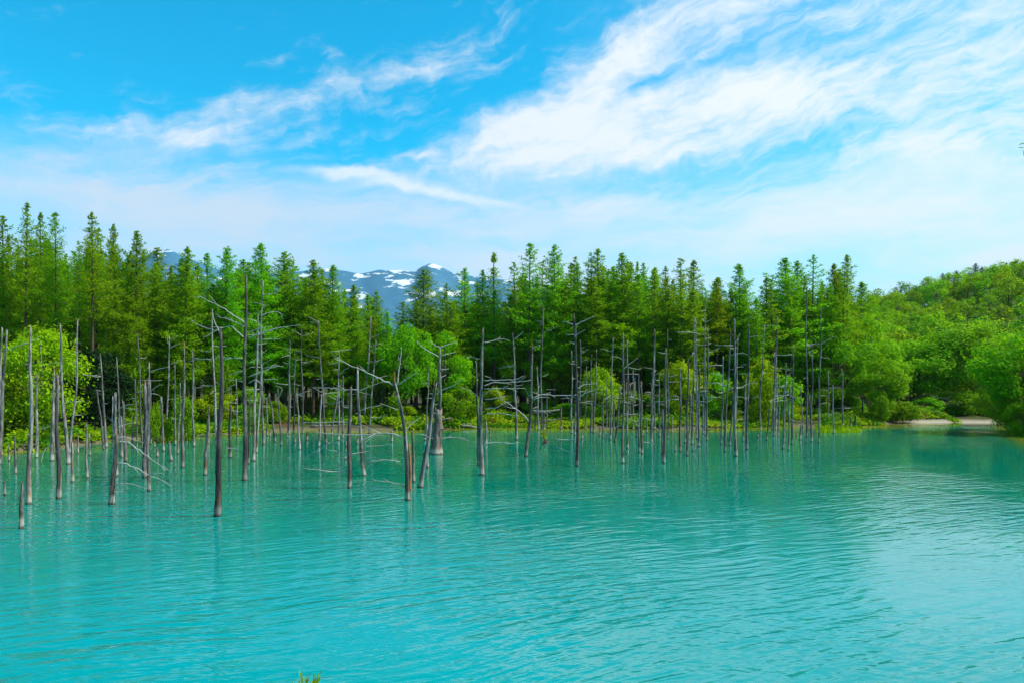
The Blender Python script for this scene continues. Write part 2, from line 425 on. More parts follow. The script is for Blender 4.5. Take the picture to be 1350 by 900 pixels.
# ---------------------------------------------------------------- far mountains
def fbm(x, y, oct=5, seed=3):
    r = np.random.default_rng(seed); out = 0; a = 1.0; f = 1.0
    for _ in range(oct):
        p = r.uniform(0, 6.28, 4); t = r.uniform(0, 3.14)
        u = x * math.cos(t) + y * math.sin(t); v = -x * math.sin(t) + y * math.cos(t)
        out = out + a * (1 - 2 * np.abs(np.sin(u * f + p[0] + 1.3 * np.sin(v * f * .7 + p[1])) * .6 + np.sin(v * f * 1.1 + p[2]) * .4))
        a *= .5; f *= 2.03
    return out
def mountains():
    RX = [(-400, 420), (-100, 380), (60, 372), (150, 350), (205, 332), (222, 327), (245, 338), (300, 358), (380, 362), (430, 356), (455, 358), (475, 361), (500, 356), (525, 357), (545, 360),
          (556, 353), (568, 348), (580, 353), (596, 361), (620, 364), (660, 368), (720, 380), (800, 400), (860, 402), (930, 425), (1000, 455), (1080, 490)]
    D0 = 5200.0
    rx = np.array([(p - CX) / F * D0 for p, _ in RX]); rz = np.array([H + (HY - y) / F * D0 for _, y in RX])
    X, Y = np.meshgrid(np.linspace(-6200, 2600, 420), np.linspace(3000, 6600, 150))
    ridge = np.interp(X * D0 / Y, rx, rz)
    t = (Y - 3000) / (D0 - 3000)
    prof = np.where(t < 1, .12 * np.clip(t, 0, 1) + .88 * np.clip(t, 0, 1) ** 1.7, 1 - .8 * (t - 1) / .65)
    n = fbm(X / 420, Y / 520)
    Z = ridge * prof * (Y / D0) + n * 34 * np.clip(t * 1.3, 0, 1) * np.where(t < .93, 1, .35) * np.clip((ridge / 300), 0, 1)
    Z = np.where(t > 1, np.maximum(Z, 0), Z) - 2
    m, nt, out = new_mat('hazed_mountain_rock_and_snow')
    geo = nd(nt, 'ShaderNodeNewGeometry'); pos = geo.outputs['Position']
    z = nd(nt, 'ShaderNodeSeparateXYZ', {0: pos}).outputs[2]
    n1 = noise(nt, nd(nt, 'ShaderNodeMapping', {'Vector': pos, 'Scale': (.006, .003, .018)}).outputs[0], 1.0, 6, .62).outputs[0]
    n2 = noise(nt, nd(nt, 'ShaderNodeMapping', {'Vector': pos, 'Scale': (.02, .01, .03)}).outputs[0], 1.0, 5, .6).outputs[0]
    hazed_rock = mixc(nt, n2, (.03, .11, .18), (.055, .16, .24))  # blue of the distant haze partly painted into the rock colour
    xx = nd(nt, 'ShaderNodeSeparateXYZ', {0: pos}).outputs[0]
    hi = mth(nt, 'ADD', sstep(nt, z, 150, 760, -.06, .06), sstep(nt, xx, -2300, -1500, -.05, 0))
    sn = mth(nt, 'MULTIPLY', sstep(nt, mth(nt, 'ADD', mth(nt, 'MULTIPLY_ADD', n2, .22, n1), hi), .70, .76), .8)
    c = mixc(nt, sn, hazed_rock, (.80, .80, .77))
    b = nd(nt, 'ShaderNodeBsdfPrincipled', {'Base Color': c, 'Roughness': .9, 'Specular IOR Level': .1})
    nt.links.new(b.outputs[0], out.inputs[0])
    tag(obj('mountains', me_grid('mountains', X, Y, Z, m)), kind='structure')
mountains()

# ---------------------------------------------------------------- air
def haze():
    m, nt, out = new_mat('haze_air')
    v = nd(nt, 'ShaderNodeVolumePrincipled', {'Color': (.34, .68, 1, 1), 'Density': HAZE, 'Anisotropy': 0.0})
    nt.links.new(v.outputs[0], out.inputs['Volume'])
    x0, x1, y0, y1, z0, z1 = -9100, 9100, -450, 9100, -3.5, 1000
    V = [(x, y, z) for z in (z0, z1) for y in (y0, y1) for x in (x0, x1)]
    o = obj('haze', me_raw('haze', V, [(0, 2, 3, 1), (4, 5, 7, 6), (0, 1, 5, 4), (2, 6, 7, 3), (0, 4, 6, 2), (1, 3, 7, 5)], m))
    tag(o, 'thin blue haze between the pond and the mountains', kind='stuff')
haze()

# ---------------------------------------------------------------- live tree meshes (unit variants, real metres)
def larch_mesh(seed, Ht, R, cb, dens=1.0, mat=M_LARCH, top_thin=.0):
    r = random.Random(seed); rg = np.random.default_rng(seed)
    mb = MB()
    bend = [r.uniform(-.25, .25), r.uniform(-.25, .25)]
    def axis_pt(t): return Vector((bend[0] * math.sin(t * 3.0), bend[1] * math.sin(t * 2.3 + .5) - bend[1] * math.sin(.5), t * Ht))
    ts = [0, .02, .08] + [i / 12 for i in range(2, 13)]
    mb.tube([axis_pt(t) - (Vector((0, 0, .5)) if t == 0 else Vector()) for t in ts], [.155 * (1 - t) ** .8 + .014 + (.06 if t < .03 else 0) for t in ts], 8, .05)
    Cs, Ns, Ls = [], [], []
    nb = int(88 * dens * (1 - cb) / .6)
    ga = r.uniform(0, 6)
    sect = [r.uniform(.55, 1.15) for _ in range(9)]
    for i in range(nb):
        u = (i + r.random()) / nb
        t = cb + (1 - cb) * u * .99
        ga += 2.4 + r.uniform(-.5, .5)
        prof = (((1 - u) ** .72) * 1.08 + .03) * (.55 + .45 * min(1, u / .25))
        if u > 1 - top_thin: prof *= .4
        L = R * prof * r.uniform(.45, 1.25) * sect[int(((ga % 6.283) / 6.283 * 9 + u * 5) % 9)]
        if r.random() < .08: continue
        base = axis_pt(t)
        slope = -.10 + .80 * u ** 1.8 + r.uniform(-.12, .12)
        pts = []
        for k in range(5):
            q = k / 4
            pts.append(base + Vector((math.cos(ga) * L * q, math.sin(ga) * L * q, L * (slope * q - .28 * q * (1 - q) + .10 * q * q))))
        mb.tube(pts, [.035 * (1 - .2 * k) * (1 - .5 * u) + .006 for k in range(5)], 3)
        ncl = max(3, int(L / .14))
        sg = .06 + .15 * min(1, (1 - u) * 2.6)
        for c in range(ncl):
            q = (c + r.random()) / ncl
            if q < .12: continue
            f = q * 4; k = min(3, int(f)); p = pts[k].lerp(pts[k + 1], f - k)
            side = r.uniform(-1, 1) * .50 * (1.15 - q) * min(L, 2.4)
            p = p + Vector((-math.sin(ga) * side, math.cos(ga) * side, -abs(side) * .18 + r.uniform(-.06, .10)))
            for _ in range(r.choice((8, 9, 10))):
                Cs.append((p.x + r.gauss(0, sg), p.y + r.gauss(0, sg), p.z + r.gauss(0, sg * .6)))
    # dead lower stubs
    for i in range(9):
        t = cb * r.uniform(.25, 1); a = r.uniform(0, 6.28); L = r.uniform(.4, 1.4); b = axis_pt(t)
        mb.tube([b, b + Vector((math.cos(a) * L * .5, math.sin(a) * L * .5, -.05 * L)), b + Vector((math.cos(a) * L, math.sin(a) * L, -.18 * L))], [.018, .013, .006], 3)
    C = np.array(Cs); n = len(C)
    N = unit(n, rg) + np.array([0, 0, .9]); N /= np.linalg.norm(N, axis=1, keepdims=True)
    V = leaves(C, N, rg.uniform(.17, .36, n), rg.uniform(.06, .12, n), rg)
    return mb.mesh('larch_trunk', M_BARK), me_quads('larch_crown', V, mat), Ht, R

def broad_mesh(seed, Ht, R, nblob, per, leaf, mat, bark=M_BARK2, low=.28, squash=1.0, trunk_r=.14):
    r = random.Random(seed); rg = np.random.default_rng(seed)
    mb = MB()
    zc = Ht * (low + 1) / 2; hz = Ht * (1 - low) / 2
    mb.tube([(0, 0, -.4), (r.uniform(-.05, .05), 0, Ht * .2), (r.uniform(-.2, .2), r.uniform(-.2, .2), Ht * .5), (r.uniform(-.2, .2), r.uniform(-.2, .2), Ht * .85)],
            [trunk_r * 1.25, trunk_r, trunk_r * .7, trunk_r * .2], 7, .06)
    Cc, Nn = [], []
    for i in range(nblob):
        v = unit(1, rg)[0]
        q = rg.uniform(.45, 1.0) ** .6
        top = max(0.25, 1 - max(0, v[2]) ** 3 * .35)
        c = np.array([v[0] * R * q * top, v[1] * R * q * top, zc + v[2] * hz * q])
        br = rg.uniform(.20, .36) * R
        n = int(per * (br / (.28 * R)) ** 2)
        d = unit(n, rg); rad = br * rg.uniform(.35, 1.05, n) ** .5 * np.where(rg.random(n) < .26, rg.uniform(1.05, 1.9, n), 1)
        pts = c + d * rad[:, None] * np.array([1, 1, .72 * squash])
        nn = d * .7 + unit(n, rg) * .6 + np.array([0, 0, .45])
        Cc.append(pts); Nn.append(nn)
        st = Vector((0, 0, Ht * rg.uniform(low * .6, .6)))
        mb.tube([st, st.lerp(Vector(c), .5) + Vector((0, 0, .1 * R * rg.uniform(-.3, .6))), Vector(c)], [trunk_r * .35, trunk_r * .2, .012], 4)
    C = np.concatenate(Cc); N = np.concatenate(Nn); N /= np.linalg.norm(N, axis=1, keepdims=True)
    C[:, 2] = np.maximum(C[:, 2], .05)
    n = len(C)
    V = leaves(C, N, rg.uniform(.6, 1.5, n) * leaf, rg.uniform(.4, .85, n) * leaf, rg)
    return mb.mesh('tree_trunk', bark), me_quads('tree_crown', V, mat), Ht, R

def plant(kind, var, x, y, h, w, rz, label, cat, group=None, parts=('trunk', 'crown'), z=None):
    tm, cm, H0, R0 = var
    z = float(ground_z(x, y)) if z is None else z
    t = thing(kind, (x, y, z), label, cat, group)
    t.rotation_euler = (0, 0, rz); s = w / R0
    t.scale = (s, s, h / H0)
    obj(parts[0], tm, t); obj(parts[1], cm, t)
    return t

LV = {'slim': [larch_mesh(11, 20, 2.7, .42, 1.1), larch_mesh(12, 20, 2.8, .36, 1.1), larch_mesh(13, 20, 2.5, .5, 1.0, M_LARCHP), larch_mesh(14, 20, 2.9, .40, 1.0)],
      'full': [larch_mesh(21, 20, 3.9, .22, 1.6), larch_mesh(22, 20, 3.7, .27, 1.6), larch_mesh(23, 20, 3.8, .2, 1.5, M_LARCHP), larch_mesh(24, 20, 3.6, .25, 1.6)],
      'thin': [larch_mesh(31, 20, 2.4, .5, .62, M_LARCHP), larch_mesh(32, 20, 2.3, .44, .62), larch_mesh(33, 20, 2.6, .52, .6)],
      'spire': [larch_mesh(41, 20, 1.5, .35, .9, M_LARCH, .22)]}
ORD = ['first', 'second', 'third', 'fourth', 'fifth', 'sixth', 'seventh', 'eighth', 'ninth', 'tenth', 'eleventh', 'twelfth', 'thirteenth', 'fourteenth', 'fifteenth',
       'sixteenth', 'seventeenth', 'eighteenth', 'nineteenth', 'twentieth', 'twenty-first', 'twenty-second', 'twenty-third', 'twenty-fourth', 'twenty-fifth']

# skyline larches: top column, top row, distance, crown radius in px, kind
SKY_L = [(-14, 300, 68, 30, 'full'), (3, 284, 70, 20, 'slim'), (35, 268, 68, 19, 'slim'), (57, 280, 71, 17, 'slim'), (77, 279, 69, 19, 'slim'), (116, 280, 68, 22, 'slim'), (104, 318, 80, 16, 'thin'),
         (133, 300, 78, 20, 'slim'), (151, 296, 75, 26, 'full'), (183, 305, 76, 30, 'full'), (207, 326, 82, 24, 'slim'), (246, 326, 78, 36, 'full'), (273, 334, 84, 22, 'slim'), (299, 326, 80, 30, 'full'),
         (330, 345, 86, 22, 'slim'), (344, 321, 84, 30, 'full'), (374, 332, 88, 32, 'full'), (390, 345, 90, 20, 'thin'), (413, 343, 86, 34, 'full'), (441, 350, 88, 28, 'full'), (464, 376, 92, 26, 'full'),
         (482, 388, 95, 22, 'slim'), (496, 384, 96, 20, 'full'), (528, 398, 98, 20, 'slim'), (556, 355, 95, 30, 'full'), (590, 374, 98, 20, 'thin'), (616, 353, 94, 20, 'slim'), (636, 356, 95, 18, 'slim'),
         (655, 333, 95, 16, 'spire'), (680, 346, 95, 19, 'thin'), (700, 320, 92, 24, 'slim'), (732, 323, 93, 26, 'full'), (759, 338, 96, 20, 'thin'), (776, 333, 94, 20, 'thin'), (792, 328, 94, 24, 'slim'),
         (822, 334, 93, 32, 'full'), (844, 345, 97, 9, 'spire'), (863, 354, 96, 24, 'slim'), (881, 368, 97, 22, 'slim'), (899, 340, 94, 22, 'thin'), (916, 343, 96, 24, 'slim'), (947, 366, 97, 24, 'full'),
         (975, 348, 95, 30, 'full'), (1010, 366, 98, 24, 'slim'), (1035, 340, 96, 32, 'full'), (1051, 344, 100, 26, 'full'), (1074, 336, 97, 20, 'thin'), (1097, 348, 100, 28, 'full'), (1118, 336, 98, 22, 'slim'),
         (1140, 372, 110, 34, 'full')]
LOOKS = {'slim': 'slim larch with bare lower trunk', 'full': 'broad full-crowned green larch', 'thin': 'sparse thin-crowned larch', 'spire': 'very narrow larch tapering to bare tip'}
cnt = {}
for px, py, d, w, kind in SKY_L:
    d += 6
    top = P(px, py, d)
    x = top.x + U(-.4, .4)
    z = float(ground_z(x, d))
    anchor = 'the left picture edge' if px < 222 else 'the blue peak showing at left' if px < 440 else 'the snowy mountain saddle' if px < 655 else 'the bare-tipped larch' if px < 844 else 'the pole-like larch'
    k = (kind, anchor); cnt[k] = cnt.get(k, 0) + 1
    lab = '%s %s rightward from %s' % (ORD[cnt[k] - 1], LOOKS[kind], anchor)
    if px == 655: lab = 'very narrow larch tapering to a bare tip, right of the snowy mountain'
    if px == 844: lab = 'bare pole-like larch spike above the right-centre treetops'
    t = plant('larch_tree', random.choice(LV[kind]), x, d, top.z - z, w / F * d * U(1.55, 1.95), U(0, 6.28), lab, 'larch tree', 'skyline larches behind the pond')

# rows behind them
sk_x = [p[0] for p in SKY_L]; 
def skyline(px): return np.interp(px, [0, 120, 200, 300, 420, 460, 500, 530, 560, 620, 700, 820, 900, 1000, 1120, 1180], [318, 318, 343, 348, 352, 392, 408, 415, 395, 375, 352, 350, 362, 368, 358, 385])
n_back = 0
for row, (d0, step) in enumerate(((80, 18), (93, 18), (108, 19), (128, 17))):
    px = -50 + row * 7
    while px < 1125:
        sh = float(shore_y((px - CX) / F * d0))
        d = max(d0 + 6, sh + 11 + row * 9) + U(-2, 4)
        top = P(px, skyline(px) + U(-8, 40) + (18 if row == 3 else 0), d)
        zone = 'left of the snowy mountain' if px < 440 else 'below the snowy mountain' if px < 650 else 'right of the snowy mountain'
        kd = random.choice(('slim', 'full', 'full', 'slim', 'thin')) if not 460 < px < 700 else random.choice(('slim', 'thin', 'slim'))
        if row == 3: kd = 'full'
        z = float(ground_z(top.x, d))
        plant('larch_tree', random.choice(LV[kd]), top.x, d, top.z - z, (U(17, 27) if kd == 'full' else U(13, 20)) / F * d * U(1.6, 2.1), U(0, 6.28),
              'green larch half hidden among the packed trunks %s' % zone, 'larch tree', 'half-hidden larches ' + zone)
        n_back += 1
        px += step * U(.7, 1.3)

# ---------------------------------------------------------------- broadleaf trees and shrubs by the bank
BV = [broad_mesh(51, 9, 3.6, 46, 210, .26, M_BROAD), broad_mesh(52, 9, 3.2, 40, 210, .26, M_BUSHG)]
LIMEV = broad_mesh(53, 6, 3.4, 60, 240, .22, M_LIME, low=.05)
SHV = [broad_mesh(54, 4, 2.2, 34, 200, .2, M_BUSHG, low=.04, trunk_r=.05), broad_mesh(55, 4, 2.0, 30, 200, .2, M_LIME, low=.04, trunk_r=.05), broad_mesh(56, 3, 1.8, 26, 180, .18, M_BROAD, low=.04, trunk_r=.04)]
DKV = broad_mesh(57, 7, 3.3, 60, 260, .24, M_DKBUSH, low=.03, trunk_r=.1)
def shrub(var, px, pyb, pyt, hw, label, name='shrub', cat='shrub', group=None, d=None):
    d = d or dist(pyb); x = (px - CX) / F * d; z = float(ground_z(x, d))
    return plant(name, var, x, d, (H - (pyt - HY) / F * d) - z, hw / F * d, U(0, 6.28), label, cat, group, ('stem', 'crown'))
shrub(LIMEV, 48, 590, 438, 58, 'large lime-green bush behind the grey trunks by the left edge', d=66)
shrub(LIMEV, -18, 590, 470, 46, 'lime-green bush cut by the left picture edge', d=64)
shrub(DKV, 124, 582, 464, 48, 'black-green bush at the left bank, heavy shade put into its leaf colour', d=71)
shrub(SHV[0], 176, 580, 462, 21, 'green leafy bush just right of the black-green shade-coloured bush', d=81)
shrub(BV[0], 535, 566, 432, 34, 'light green bushy tree behind the leaning grey trunk at centre', 'broadleaf_tree', 'broadleaf tree', d=91)
shrub(BV[1], 585, 566, 442, 32, 'light green bushy tree behind the broad snapped stump', 'broadleaf_tree', 'broadleaf tree', d=93)
shrub(SHV[0], 505, 566, 490, 34, 'green shrub left of the light green trees at centre', d=90)
shrub(SHV[2], 605, 566, 512, 30, 'green shrub on the bank right of the broad snapped stump', d=90)
shrub(SHV[1], 788, 564, 485, 26, 'yellow-green shrub behind the slim poles at right-centre', d=92)
shrub(SHV[1], 902, 564, 478, 30, 'bright yellow-green shrub behind the thick row of poles', d=92)
shrub(SHV[0], 940, 564, 492, 26, 'green shrub right of the bright yellow-green shrub', d=94)
shrub(SHV[1], 1000, 563, 474, 22, 'bright rounded shrub behind the pole cluster at right', d=92)
shrub(SHV[0], 1030, 563, 496, 30, 'green shrub right of the bright rounded shrub', d=95)
shrub(BV[0], 868, 566, 438, 26, 'green broadleaf tree rising behind the thick row of poles', 'broadleaf_tree', 'broadleaf tree', d=100)
shrub(BV[1], 1060, 566, 400, 36, 'tall green broadleaf tree left of the pair of bare poles', 'broadleaf_tree', 'broadleaf tree', d=104)
shrub(BV[0], 1105, 566, 430, 40, 'green broadleaf tree behind the last poles at right', 'broadleaf_tree', 'broadleaf tree', d=102)
shrub(BV[1], 1140, 566, 420, 40, 'green broadleaf tree where the larches end at right', 'broadleaf_tree', 'broadleaf tree', d=108)
shrub(BV[1], 1166, 562, 474, 34, 'rounded green tree at the water edge left of the sand spit', 'broadleaf_tree', 'broadleaf tree', d=98)
shrub(SHV[2], 1160, 562, 515, 17, 'small round green shrub under the rounded water-edge tree', d=95)
shrub(SHV[2], 1190, 560, 530, 26, 'low green shrub at the left end of the sand spit', d=98)
shrub(BV[0], 1240, 560, 440, 46, 'leafy tree behind the middle of the sand spit', 'broadleaf_tree', 'broadleaf tree', d=112)
shrub(BV[1], 1205, 560, 452, 42, 'leafy tree behind the left end of the sand spit', 'broadleaf_tree', 'broadleaf tree', d=110)
shrub(BV[0], 1290, 560, 430, 50, 'leafy tree behind the right end of the sand spit', 'broadleaf_tree', 'broadleaf tree', d=110)
shrub(SHV[0], 1250, 556, 515, 34, 'dark green shrub on the sand spit bank below the leafy trees', d=107)
shrub(SHV[0], 1300, 556, 512, 36, 'green shrub on the bank at the right end of the sand spit', d=107)
for px, pt, hw, lab in ((1222, 524, 22, 'low shrub under the trees just above the left part of the sand spit'), (1272, 520, 26, 'spreading shrub under the trees above the middle of the sand spit'),
                        (1318, 518, 24, 'low shrub beside the overhanging right-edge tree, above the sand spit'), (1206, 534, 16, 'smallest shrub at the left tip of the sand spit')):
    shrub(SHV[0], px, 555, pt, hw, lab, d=105)
shrub(BV[1], 1352, 575, 440, 60, 'large leafy tree overhanging the water at the right edge', 'broadleaf_tree', 'broadleaf tree', d=78)
BVL = broad_mesh(58, 9, 3.8, 60, 210, .26, M_BUSHG, low=.02)
shrub(BVL, 1362, 575, 470, 52, 'dense leafy tree with foliage down to the water at the right edge', 'broadleaf_tree', 'broadleaf tree', d=80)
shrub(BVL, 1330, 562, 478, 36, 'dense leafy tree behind the right end of the sand spit, foliage to the ground', 'broadleaf_tree', 'broadleaf tree', d=94)
shrub(SHV[0], 1352, 578, 528, 26, 'leafy shrub drooping over the water at the right edge', d=75)
for i, px in enumerate(range(200, 1130, 42)):
    d = float(shore_y((px - CX) / F * 85)) + U(5, 13); w = U(14, 26)
    pt = U(505, 535)
    shrub(SHV[(i * 2) % 3], px + U(-8, 8), 0, pt, w, 'low bank shrub, %s rightward from the dark shade-coloured bush' % ORD[i], group='low shrubs along the far bank', d=d)
# understorey saplings between the larch trunks
for i in range(70):
    px = U(160, 1160) if i < 48 else U(560, 760); d = float(shore_y((px - CX) / F * 90)) + U(10, 34)
    shrub(BV[i % 2], px, 0, U(440, 505), U(18, 30), 'young leafy tree between the larch trunks, partly hidden', 'sapling', 'sapling', 'young trees under the larches', d=d)

# ---------------------------------------------------------------- hillside wood
HV = [broad_mesh(61, 12, 4.2, 34, 66, .50, M_HILL, low=.1, squash=1.3), broad_mesh(62, 12, 3.9, 32, 66, .50, M_HILL, low=.1, squash=1.3), broad_mesh(63, 12, 4.4, 36, 66, .50, M_HILL, low=.08, squash=1.3), broad_mesh(64, 12, 3.6, 30, 66, .46, M_HILL2, low=.08, squash=1.4)]
HC = [larch_mesh(64, 16, 3.6, .08, 1.2, M_HILLDK), larch_mesh(65, 14, 3.8, .08, 1.2, M_HILLDK)]
n_hill = 0
px = 1120.0
for d0, sp in ((124, 44), (136, 42), (150, 38), (165, 35), (182, 30), (201, 25), (221, 22), (242, 19), (262, 17), (282, 16)):
    px = 1118 + U(0, 20) + (0 if d0 > 150 else 20)
    while px < 1440:
        d = d0 + U(-8, 8); x = (px - CX) / F * d
        z = float(ground_z(x, d)); s = U(.72, 1.25) * (1 if d0 < 175 else .8)
        crest = d0 >= 284
        lab = 'rounded yellow-green tree on the crest of the wooded hillside' if crest else 'rounded green tree in the %s canopy of the wooded hillside' % ('lower' if d0 < 150 else 'middle' if d0 < 215 else 'upper')
        plant('hillside_tree', random.choice(HV), x, d, 11 * s, 4.3 * s, U(0, 6.28), lab, 'broadleaf tree', lab.replace('rounded ', '').replace('tree', 'trees'), z=z - .5)
        n_hill += 1
        px += sp * U(.7, 1.25)
px = 1140.0
i = 0
while px < 1420:
    d = 405 + U(-12, 12); x = (px - CX) / F * d; z = float(ground_z(x, d)); dark = U() < .6
    s = U(.8, 1.2)
    if dark: plant('hillside_conifer', random.choice(HC), x, d, 12.5 * s, 4.6 * s, U(0, 6.28), 'dark conifer on the far ridge behind the wooded hillside', 'conifer', 'dark conifers on the far ridge')
    else: plant('hillside_tree', random.choice(HV), x, d, 10 * s, 4.8 * s, U(0, 6.28), 'rounded tree on the far ridge behind the wooded hillside', 'broadleaf tree', 'rounded trees on the far ridge')
    px += U(6, 10); n_hill += 1

# ---------------------------------------------------------------- bank undergrowth (uncountable herbs)
def undergrowth():
    rg = np.random.default_rng(91)
    n = 19000
    px = rg.uniform(-60, 1335, n); d0 = 85
    x0 = (px - CX) / F * 88
    s = rg.gamma(1.15, 3.6, n) + .05
    x = x0; y = shore_y(x) + s
    keep = (wob(x * 2.2, y * 2.2) + .5 * wob(x * .6, y * .6) > -.45)
    bare = ((px > 0) & (px < 62) & (s < 3.2)) | ((px > 1195) & (px < 1330) & (s < 2.2)) | ((px > 405) & (px < 478) & (s < 2.6))
    keep &= ~bare
    x, y, s = x[keep], y[keep], s[keep]
    z = ground_z(x, y); hh = rg.uniform(.2, 1.5, len(x)) * (.65 + .5 * wob(x * 1.7, y * 1.7)) * (.55 + .5 * smooth(s / 4)) * (1 + .5 * wob(x, y, .9))
    Cc, Nn = [], []
    for k in range(6):
        Cc.append(np.stack([x + rg.normal(0, .28, len(x)), y + rg.normal(0, .28, len(x)), z + hh * rg.uniform(.3, 1.05, len(x))], 1))
        nn = unit(len(x), rg) * .8 + np.array([0, -.1, .9]); Nn.append(nn / np.linalg.norm(nn, axis=1, keepdims=True))
    C = np.concatenate(Cc); N = np.concatenate(Nn); n = len(C)
    V = leaves(C, N, rg.uniform(.22, .46, n), rg.uniform(.16, .34, n), rg)
    tag(obj('undergrowth', me_quads('undergrowth', V, M_UNDER)), 'yellow-green leafy herbs covering the far bank', kind='stuff')
    # reeds on the small spit at the right
    m = 1500
    px = rg.uniform(1076, 1135, m); py = rg.uniform(563, 570.5, m); d = F * H / (py - HY); x = (px - CX) / F * d
    h = rg.uniform(.15, .55, m)
    C = np.stack([x, d, h * .5 - .03], 1)
    N = unit(m, rg); N[:, 2] *= .2; N /= np.linalg.norm(N, axis=1, keepdims=True)
    A = np.array([[0, 0, 1.0]]) + rg.normal(0, .25, (m, 3)); B = np.cross(N, A); B /= np.linalg.norm(B, axis=1, keepdims=True)
    hv = (A * h[:, None]); w = .05
    V = np.stack([C - hv * .5, C + B * w, C + hv * .5, C - B * w], 1)
    tag(obj('shore_grass', me_quads('shore_grass', V, M_UNDER)), 'yellow-green grass growing in the shallows at the right', kind='stuff')
undergrowth()

# ---------------------------------------------------------------- dead trunks standing in the water
# xb, yb, xt, yt, width (px), style, branches (pixel polylines), optional mid-bow in px
D, K, R_ = 'grey', 'dark', 'raw'
T = []
def t(xb, yb, xt, yt, w, st=D, br=(), bow=0.0, label=None): T.append((xb, yb, xt, yt, w, st, br, bow, label))
t(-5, 606, 1, 433, 5); t(-2, 612, 7, 436, 6)
t(38, 664, 37.5, 432, 7, D, [[(36, 452), (22, 457), (8, 462)], [(40, 451), (52, 444)]], 0, 'tall straight grey trunk nearest the left edge, in front of the lime-green bush')
t(28, 696, 30, 637, 6.5, K, [[(27, 652), (24, 653)]], 0, 'short dark orange-streaked stump in open water, nearest to the viewer at left')
t(6.5, 653, 6, 634, 4.5); t(20.5, 624, 19.5, 576, 4, D, [[(22, 607), (33, 599)]]); t(12, 607, 11.5, 586, 3); t(2.5, 600, 2, 591, 3)
t(48, 603, 49, 495, 4.5, D, [[(47, 568), (60, 563), (72, 560)]]); t(68.5, 607, 71, 490, 6, D, [[(67, 586), (58, 594), (54, 610)]]); t(77.5, 657, 76, 496, 7, D, (), 0, 'thick grey trunk with broken top, second large trunk from the left edge')
t(90, 611, 80.6, 429, 5.5, bow=-2); t(92, 597, 100, 422, 3.6, D, [[(95, 478), (102, 478)], [(97, 464), (108, 463)], [(98, 453), (107, 452)]], 2); t(95.5, 635, 95, 584, 4.5); t(103, 597, 103, 572, 2.5)
t(115, 630, 113.5, 557, 4); t(118.5, 600, 118, 572, 3); t(58.5, 586, 55, 450, 3.6)
t(140, 589, 134, 467, 4.4); t(137, 592, 128.5, 515, 3)
t(147, 664, 155, 575, 8, K, [[(155, 576), (163, 575), (172, 577), (190, 583)], [(157, 582), (168, 582), (180, 590), (200, 605), (219, 620)], [(155, 611), (165, 611), (180, 617), (200, 627), (213, 633), (226, 641)],
   [(152, 640), (160, 637), (175, 638), (193, 643)], [(150, 648), (162, 647)]], 0, 'leaning brown-topped trunk with four long bare branches reaching right, left water')
t(153.5, 627, 153.5, 519, 5, D, [[(155, 540), (165, 534), (180, 532)], [(155, 563), (165, 559), (180, 556)], [(152, 556), (146, 553), (141, 548)]])
t(160.5, 602, 159, 548, 4); t(165.8, 608, 163, 528, 4.6); t(159, 600, 154, 472, 3.4); t(148.5, 590, 148.5, 522, 2.2)
t(191, 629, 191, 508, 7, D, (), 0, 'thick blue-grey trunk with orange splintered top, left water'); t(196.7, 647, 193, 500, 4.6)
t(198.5, 585, 196, 478, 3.6, D, [[(197, 517), (208, 508), (215, 507)], [(198, 490), (210, 486), (222, 483)]]); t(181, 590, 179.5, 500, 2.2); t(188, 591, 181.5, 439, 3.2); t(174.5, 590, 176, 548, 3)
t(204, 589, 204, 582, 2.6); t(207.5, 602, 207, 591, 4.4, K); t(215.3, 594, 212, 523, 3.6); t(210.5, 582, 210, 540, 2.4); t(219, 580, 219, 549, 2.6)
t(219, 576, 225, 444, 3, D, [[(224, 457), (221, 450), (221, 444)], [(226, 448), (236, 442)], [(225, 458), (238, 452)], [(224, 480), (240, 474)]]); t(231, 586, 230, 480, 3); t(240.5, 616, 243, 457, 5.4)
t(234.5, 598, 238, 505, 3); t(225.8, 607, 223.5, 582, 4.6); t(246.5, 578, 244, 563, 3.2); t(255.5, 588, 252, 461, 3.4, D, [[(253, 488), (262, 483)]])
t(270, 626, 274, 551, 5); t(275, 584, 275, 534, 2.4)
t(286.8, 680, 293.5, 437, 9.5, K, [[(292.5, 447), (287, 433), (282, 421), (280, 409)], [(297, 516), (304, 509), (309, 507)], [(297, 590), (312, 591)], [(284, 609), (279, 608)], [(291, 621), (296, 621)]], 2,
  'thickest tall trunk in the left foreground, dark split side and grey right face')
t(286, 597, 280, 408, 3.8, D, [[(282, 474), (262, 473), (246, 477)], [(281, 462), (264, 463)], [(281, 435), (265, 430), (253, 423)], [(282, 474), (290, 468)], [(282, 508), (263, 508)]], -1)
t(303, 603, 304, 534, 4.8, K); t(309, 556, 311, 455, 3, D, [[(311, 457), (298, 455)], [(310, 500), (318, 503)]]); t(313.5, 574, 311.5, 500, 2.3, D, [[(311, 543), (318, 541)]])
t(322.5, 633, 327, 367, 7, D, [[(324, 426), (311, 418), (297, 408), (280, 399), (262, 390)], [(323, 446), (306, 431), (294, 432), (280, 438), (268, 446)], [(323, 431), (302, 421), (284, 418)],
   [(328, 446), (345, 438), (372, 432), (396, 428)], [(328, 438), (342, 433), (358, 430)], [(328, 479), (340, 472), (351, 461)], [(328, 496), (345, 490), (362, 483), (373, 483)], [(322, 473), (300, 471), (285, 472)],
   [(322, 488), (302, 493)], [(322, 503), (300, 500)], [(320, 594), (312, 592), (304, 591)], [(328, 505), (336, 500), (342, 502)]], 0, 'tallest grey dead trunk at left-centre, long curved bare branches on both sides')
